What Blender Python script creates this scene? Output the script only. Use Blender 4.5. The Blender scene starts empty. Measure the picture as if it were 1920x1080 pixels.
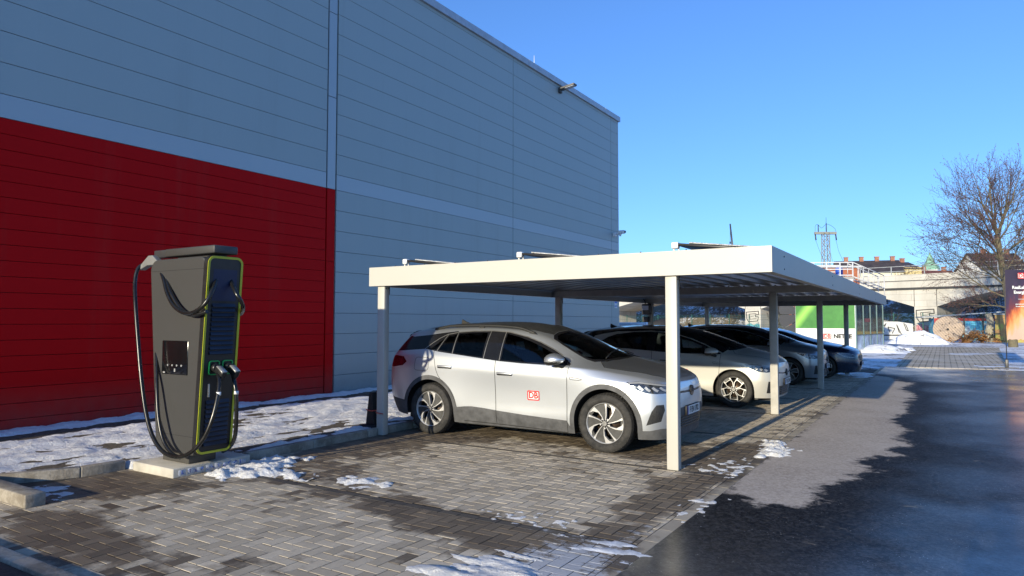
import bpy, bmesh, math, random
import numpy as np
from mathutils import Vector, Matrix, noise
from mathutils.bvhtree import BVHTree
R = math.radians
random.seed(7)
scene = bpy.context.scene
COL = scene.collection

# ------------------------------------------------------------------ objects and tags
def tag(o, label=None, cat=None, group=None, kind=None):
    if label: o['label'] = label
    if cat: o['category'] = cat
    if group: o['group'] = group
    if kind: o['kind'] = kind
    return o

def empty(name, loc=(0, 0, 0), rz=0.0, label=None, cat=None, group=None):
    o = bpy.data.objects.new(name, None)
    COL.objects.link(o)
    o.location = loc
    o.rotation_euler = (0, 0, rz)
    o.empty_display_size = 0.2
    return tag(o, label, cat, group)

def children(o):
    return [c for c in bpy.data.objects if c.parent == o]

def copy_tree(o, parent=None):
    c = o.copy()
    COL.objects.link(c)
    if parent is not None: c.parent = parent
    for ch in children(o):
        copy_tree(ch, c)
    return c

def link_mesh(name, me, m=None, parent=None):
    o = bpy.data.objects.new(name, me)
    COL.objects.link(o)
    if m is not None:
        for mm in (m if isinstance(m, (list, tuple)) else [m]): me.materials.append(mm)
    if parent is not None: o.parent = parent
    return o

class MB:
    """collects shapes and links them as one mesh object"""
    def __init__(s):
        s.v = []; s.f = []; s.mi = []; s.sm = []
    def add(s, vs, fs, mi=0, smooth=False):
        b = len(s.v); s.v += [tuple(p) for p in vs]
        for f in fs:
            s.f.append([b + i for i in f]); s.mi.append(mi); s.sm.append(smooth)
        return s
    def box(s, a, b, mi=0, M=None):
        x0, y0, z0 = a; x1, y1, z1 = b
        vs = [Vector(p) for p in ((x0, y0, z0), (x1, y0, z0), (x1, y1, z0), (x0, y1, z0), (x0, y0, z1), (x1, y0, z1), (x1, y1, z1), (x0, y1, z1))]
        if M is not None: vs = [M @ p for p in vs]
        return s.add(vs, [(0, 3, 2, 1), (4, 5, 6, 7), (0, 1, 5, 4), (1, 2, 6, 5), (2, 3, 7, 6), (3, 0, 4, 7)], mi)
    def bbox(s, a, b, bev=0.01, seg=2, mi=0, M=None):
        bm = bmesh.new()
        bmesh.ops.create_cube(bm, size=1)
        c = [(a[i] + b[i]) / 2 for i in range(3)]; d = [b[i] - a[i] for i in range(3)]
        for v in bm.verts: v.co = Vector((c[0] + v.co.x * d[0], c[1] + v.co.y * d[1], c[2] + v.co.z * d[2]))
        bmesh.ops.bevel(bm, geom=bm.edges[:], offset=bev, segments=seg, profile=0.5, affect='EDGES')
        return s.bm(bm, mi, M, smooth=True)
    def bm(s, bm, mi=0, M=None, smooth=False):
        bm.verts.index_update()
        vs = [(M @ v.co if M is not None else v.co.copy()) for v in bm.verts]
        s.add(vs, [[v.index for v in f.verts] for f in bm.faces], mi, smooth)
        bm.free(); return s
    def prism(s, poly, h0, h1, axis='z', mi=0, M=None, smooth=False):
        """poly 2D extruded along axis; axis y: poly=(x,z); axis x: poly=(y,z)"""
        n = len(poly); P = {'z': lambda a, b, h: (a, b, h), 'y': lambda a, b, h: (a, h, b), 'x': lambda a, b, h: (h, a, b)}[axis]
        vs = [Vector(P(a, b, h)) for h in (h0, h1) for a, b in poly]
        if M is not None: vs = [M @ p for p in vs]
        fs = [list(range(n))[::-1], list(range(n, 2 * n))] + [(i, (i + 1) % n, n + (i + 1) % n, n + i) for i in range(n)]
        return s.add(vs, fs, mi, smooth)
    def tube(s, pts, r, n=8, mi=0, cap=True, closed=False):
        pts = [Vector(p) for p in pts]; m = len(pts)
        rr = r if isinstance(r, (list, tuple)) else [r] * m
        vs = []; up = None
        for i, p in enumerate(pts):
            if closed: d = pts[(i + 1) % m] - pts[i - 1]
            else: d = pts[min(i + 1, m - 1)] - pts[max(i - 1, 0)]
            if d.length < 1e-9: d = Vector((0, 0, 1))
            d.normalize()
            if up is None:
                up = Vector((0, 0, 1)) if abs(d.z) < .9 else Vector((1, 0, 0))
            a = d.cross(up)
            if a.length < 1e-6: a = d.orthogonal()
            a.normalize(); b = a.cross(d).normalized(); up = b
            for k in range(n):
                t = 2 * math.pi * k / n
                vs.append(p + (a * math.cos(t) + b * math.sin(t)) * rr[i])
        fs = []
        for i in range(m if closed else m - 1):
            j = (i + 1) % m
            for k in range(n):
                fs.append((i * n + k, i * n + (k + 1) % n, j * n + (k + 1) % n, j * n + k))
        s.add(vs, fs, mi, True)
        if cap and not closed and n > 3:
            s.add([], [], mi)
            b0 = len(s.v) - len(vs)
            s.f.append([b0 + k for k in range(n)][::-1]); s.mi.append(mi); s.sm.append(False)
            s.f.append([b0 + (m - 1) * n + k for k in range(n)]); s.mi.append(mi); s.sm.append(False)
        return s
    def lathe(s, prof, n=32, mi=0, M=None, smooth=True, a0=0, a1=2 * math.pi):
        """prof (r, h) turned round the z axis"""
        full = abs(a1 - a0 - 2 * math.pi) < 1e-6
        m = len(prof); cols = n if full else n + 1
        vs = []
        for k in range(cols):
            t = a0 + (a1 - a0) * k / n
            for r, h in prof:
                p = Vector((r * math.cos(t), r * math.sin(t), h)); vs.append(M @ p if M is not None else p)
        fs = []
        for k in range(n):
            k2 = (k + 1) % cols
            for i in range(m - 1):
                fs.append((k * m + i, k2 * m + i, k2 * m + i + 1, k * m + i + 1))
        return s.add(vs, fs, mi, smooth)
    def quad(s, a, b, c, d, mi=0):
        return s.add([a, b, c, d], [(0, 1, 2, 3)], mi)
    def mesh(s, name):
        me = bpy.data.meshes.new(name)
        me.from_pydata([tuple(v) for v in s.v], [], s.f)
        me.polygons.foreach_set('material_index', s.mi)
        me.polygons.foreach_set('use_smooth', s.sm)
        me.update(); return me
    def build(s, name, m=None, parent=None, bevel=0, sharp=None, recalc=True):
        me = s.mesh(name)
        if recalc:
            bm = bmesh.new(); bm.from_mesh(me)
            bmesh.ops.recalc_face_normals(bm, faces=bm.faces)
            bm.to_mesh(me); bm.free()
        if sharp: me.set_sharp_from_angle(angle=R(sharp))
        o = link_mesh(name, me, m, parent)
        if bevel:
            b = o.modifiers.new('bevel', 'BEVEL'); b.width = bevel; b.segments = 2; b.limit_method = 'ANGLE'; b.angle_limit = R(40)
        return o

def spline(pts, n=8, closed=False):
    pts = [Vector(p) for p in pts]; m = len(pts); out = []
    segs = m if closed else m - 1
    for i in range(segs):
        if closed: p0, p1, p2, p3 = pts[i - 1], pts[i], pts[(i + 1) % m], pts[(i + 2) % m]
        else: p0, p1, p2, p3 = pts[max(i - 1, 0)], pts[i], pts[i + 1], pts[min(i + 2, m - 1)]
        for k in range(n):
            t = k / n
            out.append(0.5 * ((2 * p1) + (p2 - p0) * t + (2 * p0 - 5 * p1 + 4 * p2 - p3) * t * t + (3 * p1 - p0 - 3 * p2 + p3) * t ** 3))
    if not closed: out.append(pts[-1])
    return out

# ------------------------------------------------------------------ materials
class NT:
    def __init__(s, name):
        s.m = bpy.data.materials.new(name); s.m.use_nodes = True
        s.t = s.m.node_tree; s.n = s.t.nodes; s.l = s.t.links
        s.b = s.n['Principled BSDF']; s.out = s.n['Material Output']
    def node(s, typ, **kw):
        n = s.n.new(typ)
        for k, v in kw.items():
            if k.startswith('_'): setattr(n, k[1:], v)
            else: n.inputs[k.replace('__', ' ')].default_value = v
        return n
    def link(s, a, b): s.l.new(a, b)
    def coord(s, kind='Object'):
        return s.node('ShaderNodeTexCoord').outputs[kind]
    def noise(s, scale, detail=4, rough=.55, vec=None, stretch=None):
        n = s.node('ShaderNodeTexNoise', Scale=scale, Detail=detail, Roughness=rough)
        v = vec if vec is not None else s.coord()
        if stretch:
            mp = s.node('ShaderNodeMapping'); mp.inputs['Scale'].default_value = stretch
            s.link(v, mp.inputs['Vector']); v = mp.outputs['Vector']
        s.link(v, n.inputs['Vector']); return n.outputs['Fac']
    def ramp(s, fac, stops):
        r = s.node('ShaderNodeValToRGB'); e = r.color_ramp.elements
        while len(e) < len(stops): e.new(.5)
        for el, (p, c) in zip(e, stops):
            el.position = p; el.color = (c, c, c, 1) if isinstance(c, (int, float)) else (*c, 1)
        s.link(fac, r.inputs['Fac']); return r.outputs['Color']
    def mix(s, fac, a, b, mode='MIX'):
        n = s.node('ShaderNodeMix', _data_type='RGBA', _blend_type=mode)
        for idx, x in ((0, fac), (6, a), (7, b)):
            if hasattr(x, 'links'): s.link(x, n.inputs[idx])
            elif idx == 0: n.inputs[0].default_value = x
            else: n.inputs[idx].default_value = (*x, 1) if isinstance(x, tuple) else (x, x, x, 1)
        return n.outputs[2]
    def math(s, op, a, b=0.0, c=None, clamp=False):
        n = s.node('ShaderNodeMath', _operation=op, _use_clamp=clamp)
        for i, x in enumerate((a, b) if c is None else (a, b, c)):
            if hasattr(x, 'links'): s.link(x, n.inputs[i])
            else: n.inputs[i].default_value = x
        return n.outputs[0]
    def attr(s, name):
        return s.node('ShaderNodeAttribute', _attribute_name=name)
    def bump(s, h, strength=.3, dist=.01, chain=None):
        n = s.node('ShaderNodeBump', Strength=strength, Distance=dist)
        s.link(h, n.inputs['Height'])
        if chain is not None: s.link(chain, n.inputs['Normal'])
        s.link(n.outputs['Normal'], s.b.inputs['Normal']); return n.outputs['Normal']
    def set(s, **kw):
        for k, v in kw.items():
            k = {'rough': 'Roughness', 'metal': 'Metallic', 'coat': 'Coat Weight', 'coatr': 'Coat Roughness', 'spec': 'Specular IOR Level', 'color': 'Base Color', 'sss': 'Subsurface Weight'}.get(k, k)
            i = s.b.inputs[k]
            if hasattr(v, 'links'): s.link(v, i)
            elif isinstance(v, tuple): i.default_value = (*v, 1)
            else: i.default_value = v
        return s

def simple(name, c, rough=.5, metal=0, var=.12, scale=6, bump=0, coat=0, spec=.5, bscale=None, detail=4):
    t = NT(name)
    f = t.noise(scale, detail)
    lo = tuple(x * (1 - var) for x in c); hi = tuple(min(1, x * (1 + var)) for x in c)
    t.set(color=t.ramp(f, [(.3, lo), (.7, hi)]), metal=metal, coat=coat, spec=spec)
    t.set(rough=t.ramp(t.noise(scale * 2.3, 3), [(.3, max(.02, rough - .06)), (.7, min(1, rough + .06))]))
    if bump: t.bump(t.noise(bscale or scale * 6, 5), bump, .01)
    return t.m

def glass(name, tint=(.5, .55, .55), alpha=.35, rough=.02):
    """window glass: a tinted see-through pane with a Fresnel reflection"""
    t = NT(name)
    tr = t.node('ShaderNodeBsdfTransparent'); tr.inputs['Color'].default_value = (*[x * alpha for x in tint], 1)
    gl = t.node('ShaderNodeBsdfGlossy', Roughness=rough)
    fr = t.node('ShaderNodeFresnel', IOR=1.5)
    f = t.math('ADD', fr.outputs[0], t.math('MULTIPLY', t.noise(3, 3), .02), clamp=True)
    mx = t.node('ShaderNodeMixShader')
    t.link(f, mx.inputs[0]); t.link(tr.outputs[0], mx.inputs[1]); t.link(gl.outputs[0], mx.inputs[2])
    t.link(mx.outputs[0], t.out.inputs['Surface'])
    return t.m

def text_mesh(txt, size=1.0, extrude=0.0, bold=0.0, spacing=1.0):
    cu = bpy.data.curves.new('txt', 'FONT'); cu.body = txt; cu.size = size; cu.extrude = extrude; cu.offset = bold
    cu.align_x = 'CENTER'; cu.align_y = 'CENTER'; cu.space_character = spacing; cu.resolution_u = 3
    o = bpy.data.objects.new('txt', cu); COL.objects.link(o)
    bpy.context.view_layer.update()
    dg = bpy.context.evaluated_depsgraph_get()
    me = bpy.data.meshes.new_from_object(o.evaluated_get(dg))
    bpy.data.objects.remove(o); bpy.data.curves.remove(cu)
    return me

def add_text(mb, txt, size, M, mi=0, bold=0.0, sx=1.0, depth=0.0):
    me = text_mesh(txt, size, depth, bold)
    S = Matrix.Diagonal((sx, 1, 1, 1))
    mb.add([M @ S @ v.co for v in me.vertices], [list(p.vertices) for p in me.polygons], mi)
    bpy.data.meshes.remove(me)

def frame_ring(mb, w, h, t, r, M, mi=0, n=6, d=None):
    """flat rounded-rectangle ring in the local xy plane of M"""
    def rr(w, h, r):
        out = []
        for cx, cy, a0 in ((w / 2 - r, h / 2 - r, 0), (-w / 2 + r, h / 2 - r, 90), (-w / 2 + r, -h / 2 + r, 180), (w / 2 - r, -h / 2 + r, 270)):
            for k in range(n + 1):
                a = R(a0 + 90 * k / n); out.append((cx + r * math.cos(a), cy + r * math.sin(a)))
        return out
    A = rr(w, h, r); B = rr(w - 2 * t, h - 2 * t, max(r - t, .001)); m = len(A)
    if not d:
        mb.add([M @ Vector((*p, 0)) for p in A + B], [(i, (i + 1) % m, m + (i + 1) % m, m + i) for i in range(m)], mi)
    else:
        vs = [M @ Vector((*p, 0)) for p in A + B] + [M @ Vector((*p, d)) for p in A + B]
        fs = []
        for i in range(m):
            j = (i + 1) % m
            fs += [(i, j, m + j, m + i), (2 * m + i, 3 * m + i, 3 * m + j, 2 * m + j), (i, 2 * m + i, 2 * m + j, j), (m + i, m + j, 3 * m + j, 3 * m + i)]
        mb.add(vs, fs, mi)

def rrect(w, h, r, n=5):
    out = []
    for cx, cy, a0 in ((w / 2 - r, h / 2 - r, 0), (-w / 2 + r, h / 2 - r, 90), (-w / 2 + r, -h / 2 + r, 180), (w / 2 - r, -h / 2 + r, 270)):
        for k in range(n + 1):
            a = R(a0 + 90 * k / n); out.append((cx + r * math.cos(a), cy + r * math.sin(a)))
    return out

def pip(p, poly):
    x, y = p; c = False; n = len(poly); j = n - 1
    for i in range(n):
        xi, yi = poly[i]; xj, yj = poly[j]
        if (yi > y) != (yj > y) and x < (xj - xi) * (y - yi) / (yj - yi) + xi: c = not c
        j = i
    return c

def fbm(x, y, z=0.0, o=4):
    return noise.fractal(Vector((x, y, z)), 1.0, 2.0, o)
# ================================================================== CARS
def bspline_basis(n, m):
    """rows: m samples of a clamped uniform cubic B-spline over n control points"""
    k = 3; kn = [0] * k + list(range(n - k + 1)) + [n - k] * k
    out = np.zeros((m, n))
    for a in range(m):
        t = (n - k) * a / (m - 1)
        if a == m - 1: out[a, -1] = 1; continue
        N = [1.0 if kn[i] <= t < kn[i + 1] else 0.0 for i in range(len(kn) - 1)]
        for d in range(1, k + 1):
            M2 = []
            for i in range(len(kn) - 1 - d):
                v = 0.0
                if kn[i + d] > kn[i]: v += (t - kn[i]) / (kn[i + d] - kn[i]) * N[i]
                if kn[i + d + 1] > kn[i + 1]: v += (kn[i + d + 1] - t) / (kn[i + d + 1] - kn[i + 1]) * N[i + 1]
                M2.append(v)
            N = M2
        out[a, :] = N[:n]
    return out

def cage():
    """half body of a tall electric hatch: stations from tail centre to nose centre, rows from sill to roof centre"""
    #      x along the side for every station; first four wrap the tail, last four wrap the nose
    st = []
    def S(*rows): st.append(rows)
    #  row:   0 bottom          1 lower           2 low mid          3 mid              4 shoulder         5 belt              6 side glass mid   7 cantrail          8 roof mid          9 centre
    S((-.80,0,.30),(-.88,0,.42),(-.93,0,.58),(-.93,0,.76),(-.91,0,.95),(-.88,0,1.08),(-.78,0,1.24),(-.68,0,1.40),(-.62,0,1.49),(-.58,0,1.50))
    S((-.80,.40,.30),(-.87,.42,.42),(-.92,.43,.58),(-.92,.43,.76),(-.90,.44,.95),(-.87,.43,1.08),(-.77,.40,1.24),(-.67,.36,1.41),(-.60,.26,1.50),(-.54,0,1.52))
    S((-.76,.72,.30),(-.83,.74,.42),(-.87,.75,.58),(-.88,.76,.76),(-.86,.77,.95),(-.83,.76,1.08),(-.74,.70,1.24),(-.63,.61,1.42),(-.54,.38,1.51),(-.46,0,1.545))
    S((-.66,.86,.28),(-.72,.88,.42),(-.77,.89,.58),(-.78,.90,.76),(-.76,.90,.95),(-.74,.88,1.10),(-.66,.80,1.26),(-.54,.67,1.44),(-.42,.41,1.53),(-.34,0,1.57))
    S((-.45,.89,.25),(-.50,.92,.40),(-.55,.93,.58),(-.56,.935,.76),(-.55,.93,.96),(-.54,.91,1.13),(-.50,.82,1.29),(-.42,.69,1.475),(-.25,.42,1.56),(-.15,0,1.605))
    S((-.10,.90,.22),(-.15,.93,.38),(-.18,.945,.58),(-.20,.95,.76),(-.20,.945,.97),(-.22,.92,1.15),(-.20,.83,1.31),(-.18,.70,1.485),(-.05,.43,1.565),(.05,0,1.605))
    S((.25,.88,.205),(.25,.92,.36),(.22,.94,.56),(.20,.945,.76),(.20,.94,.96),(.18,.91,1.13),(.20,.825,1.33),(.22,.695,1.515),(.28,.43,1.59),(.30,0,1.625))
    S((.65,.86,.20),(.65,.90,.34),(.62,.91,.54),(.62,.92,.76),(.62,.925,.95),(.62,.905,1.10),(.62,.82,1.33),(.62,.69,1.53),(.65,.43,1.60),(.65,0,1.635))
    S((1.05,.86,.20),(1.05,.90,.33),(1.05,.90,.53),(1.05,.912,.75),(1.05,.92,.93),(1.05,.90,1.08),(1.05,.815,1.32),(1.05,.685,1.525),(1.05,.43,1.60),(1.05,0,1.635))
    S((1.45,.86,.20),(1.45,.90,.33),(1.45,.90,.52),(1.45,.91,.74),(1.45,.92,.91),(1.45,.90,1.06),(1.45,.80,1.29),(1.43,.675,1.50),(1.38,.43,1.585),(1.35,0,1.62))
    S((1.85,.86,.20),(1.85,.90,.33),(1.85,.90,.52),(1.85,.915,.73),(1.85,.92,.90),(1.85,.90,1.055),(1.84,.79,1.24),(1.78,.665,1.42),(1.68,.43,1.54),(1.62,0,1.58))
    S((2.15,.87,.20),(2.15,.91,.34),(2.15,.91,.53),(2.15,.92,.73),(2.15,.925,.90),(2.14,.90,1.05),(2.12,.785,1.16),(2.08,.67,1.29),(2.02,.43,1.41),(1.98,0,1.45))
    S((2.40,.88,.20),(2.40,.92,.35),(2.42,.925,.54),(2.42,.935,.73),(2.42,.93,.90),(2.40,.89,1.04),(2.38,.79,1.105),(2.36,.69,1.17),(2.34,.43,1.27),(2.34,0,1.31))
    S((2.65,.89,.20),(2.66,.93,.36),(2.68,.94,.55),(2.70,.95,.73),(2.68,.935,.89),(2.64,.87,1.025),(2.60,.78,1.075),(2.60,.69,1.10),(2.72,.43,1.145),(2.80,0,1.165))
    S((2.95,.89,.20),(2.95,.925,.36),(2.96,.94,.55),(2.96,.945,.73),(2.94,.93,.87),(2.88,.86,.995),(2.82,.76,1.05),(2.80,.67,1.075),(2.88,.43,1.115),(2.96,0,1.13))
    S((3.20,.87,.20),(3.20,.905,.36),(3.22,.925,.55),(3.22,.925,.72),(3.20,.905,.85),(3.14,.84,.96),(3.06,.75,1.02),(3.04,.65,1.05),(3.06,.42,1.08),(3.12,0,1.095))
    S((3.42,.80,.20),(3.43,.835,.34),(3.47,.855,.53),(3.47,.855,.70),(3.44,.84,.82),(3.38,.79,.925),(3.30,.71,.985),(3.26,.60,1.015),(3.26,.38,1.045),(3.30,0,1.06))
    S((3.56,.66,.20),(3.59,.68,.33),(3.63,.70,.51),(3.63,.69,.68),(3.60,.67,.79),(3.55,.64,.89),(3.48,.58,.945),(3.44,.49,.975),(3.42,.30,1.00),(3.44,0,1.015))
    S((3.62,.40,.20),(3.65,.40,.32),(3.68,.41,.50),(3.68,.40,.67),(3.665,.39,.79),(3.63,.37,.875),(3.57,.34,.92),(3.53,.29,.945),(3.51,.18,.96),(3.52,0,.97))
    S((3.63,0,.20),(3.66,0,.32),(3.69,0,.50),(3.69,0,.67),(3.68,0,.79),(3.645,0,.875),(3.59,0,.915),(3.56,0,.935),(3.55,0,.945),(3.54,0,.95))
    A = np.array(st, float)
    A[:, 3, 1] *= .992; A[:, 2, 1] *= .996
    r4b = A[:, 4] * .76 + A[:, 5] * .24; r4b[:, 1] = A[:, 4, 1] * .93 + A[:, 5, 1] * .07
    r5b = A[:, 5] * .85 + A[:, 6] * .15
    r1b = A[:, 1] * .25 + A[:, 2] * .75
    r7a = A[:, 7] * .80 + A[:, 8] * .20; r7a[:, 2] = A[:, 7, 2] * .55 + A[:, 8, 2] * .45
    L_ = [A[:, 0], A[:, 1], r1b, A[:, 2], A[:, 3], A[:, 4], r4b, A[:, 5], r5b, A[:, 6], A[:, 7], r7a, A[:, 8], A[:, 9]]
    return np.stack(L_, 1)

class CarShell:
    def __init__(s, mapf, nu=150, nv=72, hood=None):
        C = cage(); C = C.copy()
        for i in range(C.shape[0]):
            for j in range(C.shape[1]):
                C[i, j] = mapf(*C[i, j])
        Bu = bspline_basis(C.shape[0], nu); Bv = bspline_basis(C.shape[1], nv)
        P = np.einsum('ai,bj,ijk->abk', Bu, Bv, C)
        P[0, :, 1] = 0; P[-1, :, 1] = 0; P[:, -1, 1] = 0
        bm = bmesh.new(); vs = [[bm.verts.new(P[a, b]) for b in range(nv)] for a in range(nu)]
        for a in range(nu - 1):
            for b in range(nv - 1):
                q = [vs[a][b], vs[a + 1][b], vs[a + 1][b + 1], vs[a][b + 1]]
                try: bm.faces.new(q)
                except ValueError: pass
        bmesh.ops.remove_doubles(bm, verts=bm.verts, dist=1e-5)
        bm.normal_update()
        # outward: side faces must look to +y
        f = max(bm.faces, key=lambda f: abs(f.normal.y) * (f.calc_center_median().y > .8))
        if f.normal.y < 0:
            for f in bm.faces: f.normal_flip()
        s.bm = bm; s.lay = bm.faces.layers.int.new('region')
        s.bvh = BVHTree.FromBMesh(bm)
        bm.normal_update()
    AX = {'side': (Vector((1, 0, 0)), Vector((0, 0, 1))), 'top': (Vector((1, 0, 0)), Vector((0, 1, 0))), 'front': (Vector((0, 1, 0)), Vector((0, 0, 1))),
          'corner': (Vector((.7071, -.7071, 0)), Vector((0, 0, 1)))}
    def cut(s, poly, view, rid, filt=None, only=None):
        e1, e2 = s.AX[view]; bm = s.bm; n = len(poly)
        def ok(f, c):
            if only is not None and f[s.lay] not in only: return False
            return filt is None or filt(c, f.normal)
        for i in range(n):
            p = Vector(poly[i]); q = Vector(poly[(i + 1) % n]); d = q - p
            if d.length < 1e-6: continue
            lo = (min(p.x, q.x) - .002, min(p.y, q.y) - .002); hi = (max(p.x, q.x) + .002, max(p.y, q.y) + .002)
            fs = []
            for f in bm.faces:
                xs = [v.co.dot(e1) for v in f.verts]
                if max(xs) < lo[0] or min(xs) > hi[0]: continue
                ys = [v.co.dot(e2) for v in f.verts]
                if max(ys) < lo[1] or min(ys) > hi[1]: continue
                if ok(f, f.calc_center_median()): fs.append(f)
            if not fs: continue
            co = e1 * p.x + e2 * p.y; no = (e1 * (-d.y) + e2 * d.x).normalized()
            es = {e for f in fs for e in f.edges}; vs = {v for f in fs for v in f.verts}
            bmesh.ops.bisect_plane(bm, geom=list(vs) + list(es) + fs, dist=1e-5, plane_co=co, plane_no=no)
        k = 0
        for f in bm.faces:
            c = f.calc_center_median()
            if ok(f, c) and pip((c.dot(e1), c.dot(e2)), poly): f[s.lay] = rid; k += 1
        return k
    def on_side(s, x, z, off=.003, sgn=-1):
        h = s.bvh.ray_cast(Vector((x, 3, z)), Vector((0, -1, 0)))
        if h[0] is None: return None
        p = h[0] + h[1] * off if h[1].y > 0 else h[0] - h[1] * off
        n = h[1] if h[1].y > 0 else -h[1]
        return Vector((p.x, p.y * -sgn * 1.0 if sgn > 0 else -p.y, p.z)) if sgn < 0 else p

def build_parts(shell, table, root, mats):
    """splits the cut half shell into mirrored part meshes; table {region: (name, material key, solo)}"""
    bm = shell.bm; bm.normal_update(); lay = shell.lay
    for v in bm.verts: v.index = -1
    groups = {}
    for f in bm.faces:
        r = f[lay]
        if r in table and table[r] is not None: groups.setdefault(r, []).append(f)
    out = {}
    for r, fs in groups.items():
        name, mk, mode = table[r]
        idx = {}; vs = []; ns = []; F = []
        for f in fs:
            ff = []
            for v in f.verts:
                if v not in idx: idx[v] = len(vs); vs.append(v.co.copy()); ns.append(v.normal.copy() if abs(v.co.y) > 1e-4 else Vector((v.normal.x, 0, v.normal.z)).normalized())
                ff.append(idx[v])
            F.append(ff)
        sides = {'both': [(1, -1)], 'pair': [(1,), (-1,)]}[mode]
        for sd in sides:
            V = []; N = []; FF = []
            for sg in sd:
                b = len(V)
                V += [Vector((p.x, p.y * sg, p.z)) for p in vs]; N += [Vector((p.x, p.y * sg, p.z)) for p in ns]
                FF += [[b + i for i in (f if sg > 0 else f[::-1])] for f in F]
            me = bpy.data.meshes.new(name); me.from_pydata(V, [], FF); me.update()
            me.polygons.foreach_set('use_smooth', [True] * len(me.polygons))
            me.normals_split_custom_set_from_vertices([tuple(n) for n in N])
            out.setdefault(r, []).append(link_mesh(name, me, mats[mk], root))
    return out

def circle(cx, cz, r, a0=0, a1=360, n=40):
    return [(cx + r * math.cos(R(a0 + (a1 - a0) * k / n)), cz + r * math.sin(R(a0 + (a1 - a0) * k / n))) for k in range(n + (0 if a1 - a0 == 360 else 1))]

def decal_strip(shell, pts, w, sgn, mb, off=.002, mi=0, closed=False, view='side'):
    """thin ribbon laid on the body side along pts (x,z)"""
    P = []
    for i in range(len(pts)):
        a = Vector(pts[i - 1] if (i or closed) else pts[i]); b = Vector(pts[(i + 1) % len(pts)] if (i < len(pts) - 1 or closed) else pts[i])
        d = (b - a).normalized(); nn = Vector((-d.y, d.x)) * w / 2; c = Vector(pts[i])
        for q in (c + nn, c - nn):
            p = shell.on_side(q.x, q.y, off, sgn)
            P.append(p)
    n = len(pts)
    for i in range(n if closed else n - 1):
        j = (i + 1) % n
        q = [P[2 * i], P[2 * i + 1], P[2 * j + 1], P[2 * j]]
        if any(p is None for p in q): continue
        mb.add(q, [(0, 1, 2, 3)], mi)

def dens(pts, step=.03, closed=False):
    out = []; n = len(pts)
    for i in range(n if closed else n - 1):
        a = Vector(pts[i]); b = Vector(pts[(i + 1) % n]); k = max(1, int((b - a).length / step))
        out += [tuple(a + (b - a) * j / k) for j in range(k)]
    if not closed: out.append(tuple(pts[-1]))
    return out

def side_text(shell, txt, size, cx, cz, sgn, mb, sx=1, bold=0, off=.004, mi=0):
    me = text_mesh(txt, size, 0, bold)
    bm = bmesh.new(); bm.from_mesh(me); bpy.data.meshes.remove(me)
    vs = []
    for v in bm.verts:
        x = v.co.x * sx * (1 if sgn < 0 else -1); p = shell.on_side(cx + x, cz + v.co.y, off, sgn)
        vs.append(p if p is not None else Vector((cx, 0, cz)))
    bm.verts.index_update()
    mb.add(vs, [[v.index for v in f.verts] for f in bm.faces], mi); bm.free()

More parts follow.
